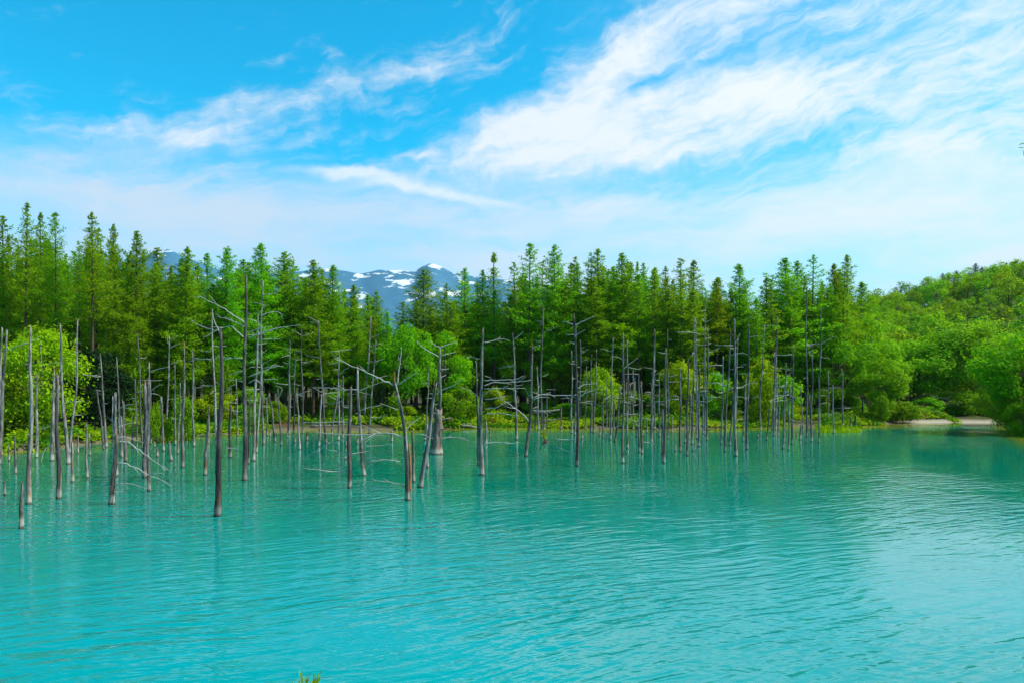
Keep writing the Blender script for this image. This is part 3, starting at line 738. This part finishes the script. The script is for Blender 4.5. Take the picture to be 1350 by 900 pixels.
t(334.3, 607, 339, 411, 5, D, [[(339, 425), (331, 421), (322, 420)], [(338, 455), (352, 452)], [(337, 500), (345, 506)]]); t(327.6, 611, 328.5, 520, 3.2, K)
t(338, 596, 348.5, 372, 3.6, D, [[(348, 403), (341, 400), (331, 399)], [(346, 416), (355, 412), (368, 412), (373, 421)], [(346, 440), (356, 435), (370, 431)], [(347, 405), (354, 402)], [(343, 448), (356, 447), (369, 447)]], 1)
t(347.5, 585, 345, 462, 3.6, D, [[(346, 480), (358, 473)], [(346, 500), (366, 499)]]); t(363, 582, 355.8, 518, 3.2); t(371, 587, 366.5, 513, 3.2, D, [[(367, 524), (372, 512), (363, 508)]]); t(371.5, 556, 376, 412, 3.2)
t(380.6, 572, 383, 449, 3.6, D, [[(382, 460), (375, 459)]]); t(387, 571, 390, 460, 2.8, D, [[(390, 462), (396, 463)], [(389, 475), (398, 473)]]); t(399, 571, 398.6, 432, 2.5, D, [[(398, 443), (391, 438), (385, 435)], [(399, 443), (412, 439)], [(399, 480), (412, 475)]])
t(395.3, 592, 391, 520, 3.2, D, [[(392, 521), (402, 516)]]); t(389, 583, 389, 576, 2.6, K); t(405, 580, 404.5, 569, 3.6, K); t(379, 576, 379, 569, 2.4, K); t(356, 575, 356, 567, 2.6, K); t(407, 556, 409.5, 510, 2, D, [[(409, 510), (420, 509)]])
t(352, 574, 352, 525, 2.5); t(361, 550, 362, 400, 2.8)
t(430, 584, 420.8, 425, 3.6, D, [[(421, 425), (413, 421), (406, 417)], [(421, 425), (407, 425)]], -1); t(420.5, 588, 424, 520, 3.4)
t(446, 580, 447.5, 462, 3, D, [[(447, 463), (434, 463)], [(448, 462), (464, 460.5)], [(447, 476), (441, 479), (432, 479)], [(448, 494), (453, 488), (460, 484)], [(447, 517), (434, 518), (420, 520)], [(447, 528), (437, 523), (432, 520)]])
t(437, 573, 445, 517, 3); t(452, 577, 452, 495, 2.6, D, [[(452, 535), (461, 534)]])
t(460.4, 643, 461.7, 510, 6.4, K, [[(459, 576), (445, 582), (433, 585), (421, 593), (418, 599)], [(421, 593), (411, 597), (404, 602)], [(460, 601), (452, 606), (446, 611), (443, 616), (452, 621)],
   [(457, 623), (440, 621), (420, 619), (400, 617)], [(459, 598), (445, 595), (432, 592)], [(463, 554), (455, 556), (430, 556), (401, 556)], [(463, 598), (475, 596), (486, 594)], [(459, 618), (447, 617), (438, 618)]], 0,
  'grey trunk with drooping forked bare branches reaching left, left of centre water')
t(480.3, 627, 471, 488, 6.4, D, [[(475, 541), (485, 537), (495, 535), (505, 533)], [(480, 585), (487, 578), (495, 574), (503, 573)], [(480, 588), (497, 587), (513, 585)], [(482, 604), (492, 603), (500, 604)],
   [(482, 609), (495, 607), (510, 606), (522, 605)], [(470, 513), (455, 513), (433, 511), (411, 510)], [(474, 515), (487, 509), (505, 503)], [(474, 562), (460, 559), (450, 561)], [(483, 616), (492, 610), (498, 607)]], -2,
  'grey trunk curving left at the top with rust streak, second of the central group')
t(479.5, 563, 489, 418, 3, D, [[(488, 446), (500, 441)]]); t(486.7, 571, 495.5, 449, 3.2, D, [[(494, 477), (505, 473)], [(495, 459), (500, 458)], [(487, 550), (500, 550), (510, 546)]]); t(471.5, 585, 471.5, 573, 2.8, K); t(456.5, 588, 456.5, 581, 3.2, K)
t(516.5, 582, 516.5, 567, 3.6); t(455.5, 606, 455.5, 602, 3, K)
t(537, 659, 520.7, 502, 6.6, D, [[(521, 508), (512, 504), (497, 497), (480, 489), (463, 482), (440, 472)], [(525, 507), (535, 500), (546, 493), (552, 492)], [(524, 507), (527, 480), (529, 457)], [(524, 540), (515, 536), (502, 531)],
   [(533, 572), (537, 565), (545, 557), (554, 550)], [(530, 577), (522, 572.5), (510, 571), (480, 572), (450, 572), (415, 570)], [(532, 609), (520, 606.5), (500, 605)], [(534, 641), (522, 637), (505, 634), (490, 633)],
   [(528, 562), (532, 559), (547, 554)], [(533, 620), (528, 612), (520, 606)]], 6, 'curved grey trunk leaning left with long straight branch rising left, front of centre group')
t(541, 647, 539.5, 585, 5, R_, (), 0, 'thin orange-brown split stump pressed against the curved leaning trunk'); t(545.5, 635, 543.5, 570, 5)
t(554, 642, 573.7, 508, 7.5, D, [[(575, 519), (582, 514), (595, 509), (605, 503), (609, 499)], [(569, 524.5), (560, 524.5)], [(566, 576), (556, 572), (546, 572)], [(562, 604), (553, 604), (547, 606)]], 1,
  'smooth grey trunk leaning right to a pointed top, beside the broad stump')
t(563.5, 616, 563, 560, 4); t(575, 598, 578, 540, 15.5, 'snag', [[(581, 577), (600, 576), (618, 580)], [(590, 576), (598, 571)], [(582, 545), (572, 545), (567, 548)]], 0, 'broad snapped stump with rusty base and thin spire rising from it')
t(562.5, 566, 565, 483, 2.4); t(560, 580, 562, 562, 3.6)
t(635, 626, 636.5, 436, 7.2, D, [[(638, 452), (650, 449), (660, 446.5), (672, 449)], [(639, 495), (648, 498)], [(638, 501), (660, 500.5), (680, 500), (687, 496)], [(638, 508), (652, 504), (675, 504), (700, 500.5)],
   [(638, 512), (660, 511.5), (692, 511.5)], [(639, 520), (647, 513)], [(639, 526), (657, 524), (668, 521)], [(639, 538), (655, 537), (663, 532), (673, 529)], [(640, 545), (658, 544.5), (683, 547.5)],
   [(633, 473), (620, 470), (612, 469)], [(630, 521), (615, 512), (606, 511)], [(637, 586), (647, 583), (662, 582.5), (672, 584), (684, 582)], [(633, 588), (622, 588), (614, 588)]], -2,
  'tall straight trunk at centre with ladder of pale branches on its right')
t(631, 613, 628, 478, 4.6, D, (), 0, 'slim grey trunk hugging the left side of the central ladder-branched trunk')
t(640.5, 585, 641, 557, 4.4); t(646, 576, 645.5, 563, 3, K)
t(681, 579, 676, 440, 4, D, [[(678, 447), (685, 442), (690, 437)], [(679, 508), (688, 507), (690, 504)]], 1)
t(693, 601, 701.6, 457, 5.2, D, [[(703, 459), (712, 454)], [(700, 523), (695, 518), (692, 510)], [(699, 556), (690, 547), (680, 538), (665, 528), (657, 524)], [(703, 524), (715, 520), (735, 521), (752, 520)], [(703, 527), (712, 523), (725, 524)],
   [(702, 541), (720, 541), (738, 539)], [(702, 528), (702, 520)]], 2.5, 'bent grey trunk just left of the leafy sprout islet')
t(714, 571, 716, 404, 3.2, D, [[(715, 424), (705, 423)], [(714, 450), (704, 448)]], -1); t(710, 566, 708, 484, 3); t(717, 567, 717, 540, 2.6); t(721, 571, 721, 517, 2.4, D, [[(720, 513), (733, 513)]]); t(705.5, 566, 706, 530, 2.4)
t(740, 565, 740, 536, 2.8, K)
t(760.5, 614, 757, 416, 5.4, K, [[(757, 444), (764, 439), (771, 435)], [(758, 429), (770, 423), (784, 417)], [(755, 428), (748, 425), (741, 423.5)], [(757, 453), (750, 450)], [(762, 512), (770, 507), (787, 505)],
   [(763, 528), (768, 520), (785, 513), (792, 508)], [(759, 578), (747, 579), (735, 578), (731, 574)], [(758, 597), (745, 593), (733, 588)], [(760, 520), (748, 521), (738, 521)]], 2.5,
  'tall S-curved dark trunk standing alone right of the leafy sprout islet')
t(753.5, 571, 753.5, 462, 3.2); t(758, 573, 759.5, 428, 2.8); t(765.5, 562, 765, 449, 3.4, D, [[(767, 466), (776, 460)], [(767, 477), (772, 474), (776, 476)], [(766, 459), (771, 457)]])
t(779, 569, 779.6, 467, 3.2); t(782.7, 570, 786.4, 462, 3.2); t(772, 566, 773, 483, 2.2); t(767.5, 578, 767.5, 569, 3); t(790.5, 574, 791, 560, 3); t(795, 577, 795, 509, 2.3); t(800, 564, 800, 500, 2.2)
t(804.7, 579, 808, 447, 3, D, [[(807, 452), (811, 445)]]); t(810.4, 582, 818, 510, 3.4, bow=1); t(809, 566, 809.5, 527, 2.8); t(803.5, 564, 803, 520, 2)
t(820.8, 610, 821.4, 441, 4.2, K, [[(820, 487), (828, 481), (841, 471)], [(819, 560), (810, 563), (804, 566)]], 0, 'nearest tall dark pole right of centre, reaching furthest into the water')
t(827.4, 591, 826.5, 450, 3.4); t(831, 562, 831.5, 507, 2); t(835, 566, 834.8, 488, 2.3); t(843, 596, 841.8, 492.5, 2.8, D, [[(841, 493), (832, 492.5), (822, 493)], [(842, 573), (836, 574), (831, 575)], [(842, 556), (832, 553), (827, 552)]])
t(846.5, 598, 845.5, 509, 3.8, K, [[(848, 582), (856, 583), (862, 584)]]); t(839, 575, 839, 562, 2.6); t(852.8, 570, 853, 551, 2.3)
t(858.4, 583, 863, 436, 4.2, D, [[(859, 563), (866, 564), (872, 572)]]); t(863, 566, 862.7, 460, 2.6); t(869.4, 575, 868.5, 495, 3, D, [[(868, 543), (863, 547)]]); t(873.2, 608, 874, 540, 3.4); t(875.2, 610, 878, 460, 4.2, K)
t(881, 578, 881, 434, 2.2, D, [[(881, 503), (896, 503)]]); t(885.5, 570, 886, 549, 2.8); t(890.5, 594, 891, 578, 2.6); t(896.6, 595, 897.4, 485, 3.8, D, [[(895, 523), (888, 521), (879, 525)], [(895, 526), (885, 526), (879, 528)]])
t(905.7, 600, 906.7, 472, 3.6, K); t(903, 583, 904, 550, 2.6); t(908.2, 578, 911, 520, 2.6); t(912.4, 585, 915.5, 420, 3.4); t(918.5, 578, 918.4, 421, 2.5, D, [[(918, 440), (926, 441)], [(917, 439), (905, 438), (890, 438)]])
t(921, 588, 922, 486, 4.4); t(913.5, 594, 917.5, 585, 3.6, K, (), 0, 'short dark stick poking up slantwise from the water among the poles'); t(926.5, 571, 927.5, 472, 2.2); t(931.7, 580, 933, 433, 4, D, [[(934, 465), (942, 461), (949, 458)], [(934, 453), (939, 452)], [(934, 523), (941, 521)]])
t(928.8, 573, 931, 385, 2.6, D, [[(931, 425), (928, 418)], [(930, 435), (924, 431)], [(931, 425), (938, 421)]]); t(943, 553, 946, 405, 2.6, D, [[(944, 471), (952, 466)], [(943, 480), (936, 483)]])
t(951, 585, 954, 470.5, 3.2); t(955.6, 595, 964.5, 438, 3.4, bow=-1); t(961.8, 587, 967, 520, 3.5); t(970, 601, 967.4, 422, 4.4, D, [[(969, 453), (972, 447), (976, 440)], [(966, 455.5), (953, 455), (943, 455)], [(970, 484), (980, 483)], [(970, 512), (980, 510)]], -1,
  'tall grey pole with short pale fork, centre of the pole cluster at right'); t(968.5, 577, 973, 447, 3)
t(984.7, 592, 987.5, 428, 3.6, D, [[(984, 492), (975, 493)], [(984, 525), (978, 523), (970, 522)], [(985, 493), (990, 492)], [(984, 480), (976, 481)]]); t(979.7, 581, 983, 500, 2.6); t(999, 577, 999.3, 572, 2.8, K)
t(1002.8, 567, 1009.4, 429.6, 2.8, D, [[(1009, 429.5), (1020, 429.5)]], -2); t(1010.8, 580, 1014.5, 529, 2.4, K, [[(1014, 529), (1023, 525), (1035, 522)]]); t(1020.3, 574, 1021.5, 465, 3); t(1022.5, 566, 1025.6, 417, 3); t(1018.6, 566, 1019.5, 505, 2.4)
t(1026, 575, 1027, 495, 2.5); t(1032.3, 591, 1036, 479, 3.2); t(1034.5, 582, 1037.5, 488, 2.4, D, [[(1038, 494), (1046, 489)]]); t(1039.5, 593, 1041.5, 508, 2.8); t(1044, 585, 1044.8, 455, 3.2, D, [[(1043, 526), (1047, 523), (1052, 526)]])
t(1054.5, 579, 1056.6, 557, 3.2); t(1058.5, 570, 1056, 510, 2.3); t(1063.8, 575, 1065.4, 382, 3.2, D, (), -1, 'tallest slim bare pole standing right of the pole cluster'); t(1069.8, 582, 1071.4, 454, 3.2, K)
t(1079.4, 583, 1079.3, 519, 2.6, D, [[(1080, 533), (1085, 531), (1090, 531)]]); t(1080.5, 562, 1083.2, 407, 2.8, D, [[(1082, 453), (1090, 449), (1097, 445), (1102, 444)], [(1081, 454), (1076, 452), (1074, 448)], [(1083, 433), (1086, 432)], [(1081, 521), (1091, 521)]])
t(1091.8, 560, 1092, 490, 2.3); t(1099, 571, 1098, 507, 2.5); t(1111, 562, 1110.5, 489, 2.6, D, [[(1110, 537.5), (1100, 537.5)]]); t(1138, 556, 1135.5, 503, 2.4, D, [[(1136, 509.5), (1150, 510), (1160, 510)]])
t(1127.5, 564, 1128, 547, 2.8, K); t(1121.5, 562, 1122, 549, 2.6, K); t(1049.8, 573, 1049.8, 569, 2.6, R_); t(1067, 566, 1067.5, 520, 2)

ANCH = [(-50, 'the left picture edge'), (38, 'the first tall straight trunk at left'), (147, 'the leaning brown-topped trunk'), (287, 'the thickest left foreground trunk'), (322.5, 'the tallest branchy trunk'), (460.4, 'the drooping-branched trunk'),
        (575, 'the broad snapped stump'), (693, 'the bent trunk by the sprout islet'), (760.5, 'the S-curved dark trunk'), (820.8, 'the nearest dark pole'), (897, 'the blunt pole by the yellow shrub'), (970, 'the fork-topped pole'), (1063.8, 'the tallest slim pole')]
T.sort(key=lambda q: q[0])
lab_cnt = {}
def auto_label(xb, yb, xt, yt, w, st):
    h = yb - yt
    size = 'stubby' if h < 26 else 'short' if h < 62 else 'mid-height' if h < 105 else 'tall'
    noun = 'stump' if h < 26 else 'broken trunk' if h < 62 else 'bare trunk' if h < 105 else 'bare pole' if w < 4.5 else 'bare trunk'
    tint = 'grey' if st == D else 'dark brown' if st == K else 'orange-brown'
    lean = (xt - xb) / h
    ln = ' leaning right' if lean > .055 and h > 30 else ' leaning left' if lean < -.055 and h > 30 else ''
    an = [a for a in ANCH if a[0] < xb - .2][-1][1]
    ph = '%s %s %s%s' % (size, tint, noun, ln)
    k = (ph, an); lab_cnt[k] = lab_cnt.get(k, 0) + 1
    where = 'at the far shore' if yb < 572 else 'in shallows' if yb < 586 else 'in open water'
    return '%s %s rightward from %s' % (ORD[lab_cnt[k] - 1], ph, an)

def branch_mesh(pts, r0, d):
    mb = MB()
    n = len(pts)
    mb.tube(pts, [r0 * (1 - .72 * i / max(1, n - 1)) for i in range(n)], 5)
    return mb.mesh('branch', M_TWIG)

def fine(pts, sub=3, jit=.0, r=random):
    """smooth a polyline with Catmull-Rom and a little knobbliness"""
    out = []
    q = [pts[0]] + list(pts) + [pts[-1]]
    for i in range(1, len(q) - 2):
        for k in range(sub):
            s = k / sub; a, b, c, e = q[i - 1], q[i], q[i + 1], q[i + 2]
            p = .5 * ((2 * b) + (c - a) * s + (2 * a - 5 * b + 4 * c - e) * s * s + (3 * b - a - 3 * c + e) * s ** 3)
            if out: p = p + Vector((r.uniform(-jit, jit), r.uniform(-jit, jit), r.uniform(-jit, jit)))
            out.append(p)
    out.append(pts[-1]); return out

for i, (xb, yb, xt, yt, w, st, br, bow, lab) in enumerate(T):
    r = random.Random(1000 + i)
    d = dist(yb)
    gz = 0.0
    b = P(xb, yb, d); tp = P(xt, yt, d)
    tp.y += r.uniform(-.03, .03) * (tp.z - b.z)
    lab = lab or auto_label(xb, yb, xt, yt, w, st)
    root = thing('dead_tree' if yb - yt >= 26 else 'tree_stump', (b.x, b.y, 0), lab, 'dead tree' if yb - yt >= 26 else 'tree stump', 'bare dead trees standing in the pond')
    hgt = tp.z - b.z; rb = w / F * d * .44
    nseg = max(5, min(26, int(hgt / .38)))
    pts, rad = [], []
    side = bow / F * d
    w1, w2, a1, a2 = r.uniform(0, 6), r.uniform(0, 6), r.uniform(.006, .018) * hgt ** .7, r.uniform(.006, .014) * hgt ** .7
    dirv = (tp - b)
    pts.append(-dirv.normalized() * 1.6); rad.append(rb * 1.12)
    for k in range(nseg + 1):
        q = k / nseg
        p = dirv * q + Vector((side * math.sin(math.pi * q) + a1 * math.sin(w1 + q * 7) * math.sin(math.pi * q), a2 * math.sin(w2 + q * 6) * math.sin(math.pi * q), 0))
        pts.append(p)
        tap = 1 - .42 * q if hgt < 6 else 1 - .60 * q
        if st == 'snag': tap = 1.15 - .42 * q + .22 * max(0, .25 - q) / .25
        rad.append(rb * tap * (1 + r.uniform(-.10, .10)) * (1.10 if k == 0 else 1))
    mb = MB()
    jag = min(.35, rb * 1.5) if st != 'snag' else .45
    mb.tube(pts, rad, 13 if w > 4 else 9, .15 if w > 4 else .11, jag, r)
    if hgt > 1.5:                                   # broken knots
        for _ in range(int(r.uniform(2, 5) + hgt * .4)):
            q = r.uniform(.12, .97); k = min(nseg - 1, int(q * nseg)); p = pts[k + 1].lerp(pts[k + 2], q * nseg - k)
            a = r.uniform(0, 6.28); L = rb * r.uniform(1.3, 2.6); v = Vector((math.cos(a), math.sin(a), r.uniform(-.2, .4)))
            mb.tube([p, p + v * L], [rb * .22, rb * .10], 4, 0, 0, r)
    m = {D: M_DEAD, K: M_DARKDEAD, R_: M_RAW, 'snag': M_SNAG}[st]
    obj('trunk', mb.mesh('dead_trunk', m), root)
    if lab.endswith('orange splintered top, left water') or (st in (D, K) and 5 < w and r.random() < .3):
        sp = MB()
        for _ in range(4):
            o = Vector((r.uniform(-.5, .5) * rb * .5, r.uniform(-.5, .5) * rb * .5, 0))
            sp.tube([pts[-1] + o - Vector((0, 0, .35)), pts[-1] + o * 1.1 + Vector((0, 0, r.uniform(.15, .5)))], [rb * .24, rb * .05], 4, .1, 0, r)
        obj('splinter', sp.mesh('splinter', M_RAW), root)
    if st == 'snag':
        a = P(579, 545, d) - root.location; c = P(580.5, 457, d) - root.location
        spm = MB(); spm.tube([a, a.lerp(c, .3) + Vector((.06, 0, 0)), a.lerp(c, .7) + Vector((-.04, .03, 0)), c], [.13, .11, .09, .05], 8, .05, .05, r)
        spire = obj('spire', spm.mesh('spire', M_DEAD), root)
        for pl in ([(580, 458), (572, 454), (566, 449)], [(581, 458), (592, 453.5), (602, 451)], [(579, 470), (565, 463), (555, 456), (549, 449)], [(580, 469), (600, 464)], [(581, 487), (592, 485.5)], [(580, 498), (588, 494)]):
            dz = r.uniform(-.25, .25)
            ps = [P(x, y, d + dz * j) - root.location for j, (x, y) in enumerate(pl)]
            obj('branch', branch_mesh(fine(ps, 3, .02, r), .045, d), spire)
    for pl in br:
        n = len(pl); L = math.hypot(pl[-1][0] - pl[0][0], pl[-1][1] - pl[0][1]) / F * d
        dd = r.uniform(-.35, .35) * L
        ps = [P(x, y, d + dd * j / max(1, n - 1)) - root.location for j, (x, y) in enumerate(pl)]
        fp = fine(ps, 4, .012 * min(2.5, L), r)
        mbb = MB(); r0 = min(.066, .023 + .009 * L) * (1.0 if d > 45 else .8)
        mbb.tube(fp, [r0 * (1 - .70 * j / (len(fp) - 1)) for j in range(len(fp))], 5)
        if L > 1.5:
            for _ in range(r.choice((1, 2, 3))):
                j = r.randrange(len(fp) // 3, len(fp) - 1); v = (fp[-1] - fp[0]).normalized() + Vector((r.uniform(-.5, .5), r.uniform(-.6, .6), r.uniform(-.7, .5)))
                l2 = L * r.uniform(.12, .3)
                mbb.tube([fp[j], fp[j] + v * l2 * .5 + Vector((0, 0, r.uniform(-.05, .05))), fp[j] + v * l2], [r0 * .45, r0 * .32, r0 * .15], 4)
        obj('branch', mbb.mesh('branch', M_TWIG), root)
    # a few more thin bare twigs on the tall ones
    if hgt > 5.0 and yb < 600:
        for _ in range(r.choice((1, 2, 3, 4)) + (2 if 295 < xb < 480 or 700 < xb < 770 else 0)):
            q = r.uniform(.28, .93); k = min(nseg - 1, int(q * nseg)); p = pts[k + 1].lerp(pts[k + 2], q * nseg - k)
            a = r.uniform(0, 6.28); L = r.uniform(.5, 1.9); v = Vector((math.cos(a), math.sin(a) * .7, r.uniform(-.12, .3)))
            e = [p, p + v * L * .4 + Vector((0, 0, r.uniform(-.08, .05))), p + v * L * .75 + Vector((0, 0, r.uniform(-.15, .05))), p + v * L + Vector((0, 0, r.uniform(-.25, .15)))]
            mbb = MB(); mbb.tube(e, [.030, .024, .018, .009], 4)
            obj('branch', mbb.mesh('branch', M_TWIG), root)

# ---------------------------------------------------------------- fallen logs along the far bank
def log(px0, py0, px1, py1, wpx, d, label, m):
    a, b = P(px0, py0, d), P(px1, py1, d + random.uniform(-1.5, 1.5)); r = random.Random(int(px0))
    c = (a + b) / 2
    root = thing('fallen_log', (c.x, c.y, c.z), label, 'fallen log', 'fallen logs along the far bank')
    mb = MB(); n = 7; R0 = wpx / F * d * .5
    pts = [a.lerp(b, k / n) - c + Vector((0, r.uniform(-.1, .1), r.uniform(-.06, .06))) for k in range(n + 1)]
    mb.tube(pts, [R0 * (1 - .5 * k / n) for k in range(n + 1)], 8, .14, .05, r)
    for _ in range(4):
        k = r.randrange(1, n); v = Vector((r.uniform(-.6, .6), r.uniform(-.8, .1), r.uniform(.1, .9)))
        mb.tube([pts[k], pts[k] + v * r.uniform(.3, .8)], [R0 * .4, R0 * .12], 5, 0, 0, r)
    obj('trunk', mb.mesh('fallen_log', m), root)
for q in ((700, 545, 738, 540, 3.4, 89, 'dark fallen log propped on the bank behind the sprout islet', M_DARKDEAD), (704, 557, 740, 551, 2.2, 88, 'thin grey fallen log below the propped dark log', M_DEAD),
          (608, 560, 634, 563.5, 2.6, 87, 'pale driftwood log at the waterline left of the central ladder-branched trunk', M_TWIG), (410, 561, 470, 559, 3.0, 86, 'long grey driftwood log on the gravel left of centre', M_DEAD),
          (4, 588, 52, 584, 3.2, 60, 'grey driftwood log on the gravel bank by the left edge', M_DEAD), (1112, 566, 1136, 567.5, 2.2, 82, 'pale driftwood lying in the grassy shallows at right', M_TWIG),
          (1215, 553.5, 1262, 552, 2.0, 102, 'bleached driftwood log lying on the sand spit', M_TWIG), (250, 574, 300, 571.5, 2.4, 75, 'brown log along the waterline behind the thickest left trunk', M_DARKDEAD),
          (930, 548, 948, 546, 4, 93, 'short dark log under the bushes behind the pole row', M_DARKDEAD), (1228, 522, 1262, 527, 2.0, 106, 'pale fallen log leaning through the shrubs above the sand spit', M_TWIG)):
    log(*q)

# ---------------------------------------------------------------- leafy sprout islet
def islet():
    d = dist(583.5); c = P(719.5, 583.5, d)
    root = thing('sprout_islet', (c.x, c.y, 0), 'brown stump islet with yellow-green leafy sprout in the shallows', 'sprouting stump')
    mb = MB(); mb.tube([(0, 0, -.5), (0, 0, -.02), (.02, 0, .16), (.03, 0, .30)], [.42, .38, .27, .1], 10, .2, .06)
    obj('stump', mb.mesh('islet_stump', M_BARK), root)
    rg = np.random.default_rng(5); Cs = []
    st = MB()
    for k in range(7):
        a = rg.uniform(0, 6.28); L = rg.uniform(.7, 1.4); v = Vector((math.cos(a) * .30, math.sin(a) * .3, 1)).normalized()
        b0 = Vector((-.12, 0, .2)); st.tube([b0, b0 + v * L], [.012, .005], 4)
        for j in range(16): q = rg.uniform(.2, 1); Cs.append(b0 + v * L * q + Vector(rg.normal(0, .11, 3)))
    obj('stem', st.mesh('sprout_stems', M_BARK2), root)
    C = np.array(Cs); N = unit(len(C), rg)
    obj('foliage', me_quads('sprout_leaves', leaves(C, N, rg.uniform(.14, .26, len(C)), rg.uniform(.08, .14, len(C)), rg), M_LIME), root)
islet()

# ---------------------------------------------------------------- foreground plants on the near bank
def near_sprig():
    rg = np.random.default_rng(8); d = 3.0
    x0 = (403 - CX) / F * d; gz = float(ground_z(x0, d))
    root = thing('young_shrub', (x0, d, gz), 'tips of a young yellow-green shrub poking up at the bottom edge', 'shrub')
    st = MB(); Vs = []
    tips = [(398, 887, .0), (405, 889.5, .05), (414, 890, -.04), (420, 886, .03), (386, 897, .02), (393, 899, -.05), (429, 903, .05), (378, 908, 0), (410, 905, .1)]
    for (px, py, dd) in tips:
        tip = P(px, py + 1, d + dd) - root.location
        mid = Vector((tip.x * .4, tip.y * .4, tip.z * .55))
        pts = fine([Vector((tip.x * .1, 0, -.05)), mid, tip], 5)
        st.tube(pts, [.006 * (1 - .6 * k / (len(pts) - 1)) for k in range(len(pts))], 5)
        ax = (pts[-1] - pts[-3]).normalized()
        for k in range(26):
            q = rg.uniform(.25, 1.0) ** .6; f = q * (len(pts) - 1); j = min(len(pts) - 2, int(f)); p = pts[j].lerp(pts[j + 1], f - j)
            sd = Vector(rg.normal(0, 1, 3)); sd = (sd - ax * sd.dot(ax)).normalized()
            L = rg.uniform(.016, .034) * (1.1 if q < .9 else .75); W = L * .34
            dirn = (ax * rg.uniform(.6, 1.3) + sd * .6).normalized(); n = dirn.cross(sd).normalized()
            Vs.append([p, p + dirn * L * .45 + n * W * .5 + sd * .003, p + dirn * L, p + dirn * L * .45 - n * W * .5 + sd * .003])
    obj('stem', st.mesh('shrub_stems', M_BUSHG), root)
    obj('foliage', me_quads('shrub_leaves', np.array([[list(v) for v in q] for q in Vs]), M_LIME), root)
near_sprig()

def edge_tree():
    r = random.Random(18); d = 8.6
    x0, y0 = 9.8, 8.4; gz = float(ground_z(x0, y0))
    root = thing('overhanging_tree', (x0, y0, gz), 'green leaf tips of a near branch entering at the right edge, against the sky', 'tree')
    tr = MB(); tr.tube([(0, 0, -.4), (.05, 0, 1.5), (-.05, .1, 3.2), (.06, .15, 5.4), (0, .2, 7.4), (.05, .2, 9.2)], [.13, .11, .09, .065, .04, .012], 9, .06)
    tip = P(1352, 198, d) - root.location
    LV_, LF_ = [], []
    def leaf(p, dirn, n, L, W):
        sd = dirn.cross(n).normalized(); n = sd.cross(dirn).normalized(); i = len(LV_)
        for (u, v, h) in ((0, 0, 0), (.22, .38, .03), (.5, .5, .05), (.78, .30, .02), (1, 0, -.06), (.78, -.30, .02), (.5, -.5, .05), (.22, -.38, .03)):
            LV_.append(p + dirn * (u * L) + sd * (v * W) + n * (h * L))
        LF_.append(tuple(range(i, i + 8)))
    limbs = [fine([Vector((0, .1, tip.z - 1.6)), Vector((tip.x * .45, .15, tip.z - .5)), tip + Vector((.05, 0, 0))], 6)]
    for k in range(26):
        a = r.uniform(-2.1, 2.1); L = r.uniform(1.2, 2.4); z = r.uniform(2.6, 8.6); L *= 1.1 - .6 * max(0, (z - 6) / 3)
        limbs.append(fine([Vector((0, .1, z)), Vector((math.cos(a) * L * .5, math.sin(a) * L * .5, z + .4)), Vector((math.cos(a) * L, math.sin(a) * L, z + .6))], 5))
    for li, pts in enumerate(limbs):
        tr.tube(pts, [.026 * (1 - .88 * k / (len(pts) - 1)) for k in range(len(pts))], 5)
        for k in range(230 if li else 110):
            f = r.uniform(.2, 1) * (len(pts) - 1); j = min(len(pts) - 2, int(f)); p = pts[j].lerp(pts[j + 1], f - j)
            v = Vector((r.gauss(0, 1), r.gauss(0, 1), r.gauss(0, .6))).normalized()
            if li == 0 and p.x - tip.x < .5: continue
            leaf(p + v * r.uniform(.02, .38), (v + Vector((0, 0, -.35))).normalized(), Vector((r.gauss(0, .4), r.gauss(0, .4), 1)).normalized(), r.uniform(.06, .10), r.uniform(.03, .05))
    for (px, py, qx, qy) in ((1354, 189, 1343, 191), (1354, 196, 1342, 195), (1351, 208, 1350, 199), (1355, 202, 1346, 198)):
        a = P(px, py, d) - root.location; b = P(qx, qy, d + .01) - root.location; v = b - a
        leaf(a, v.normalized(), Vector((.1, -.5, .8)).normalized(), v.length, v.length * .42)
    obj('trunk', tr.mesh('overhanging_trunk', M_BARK2), root)
    obj('crown', me_raw('overhanging_leaves', LV_, LF_, M_BUSHG), root)
edge_tree()
print('back larches', n_back, 'hill', n_hill, 'dead', len(T))
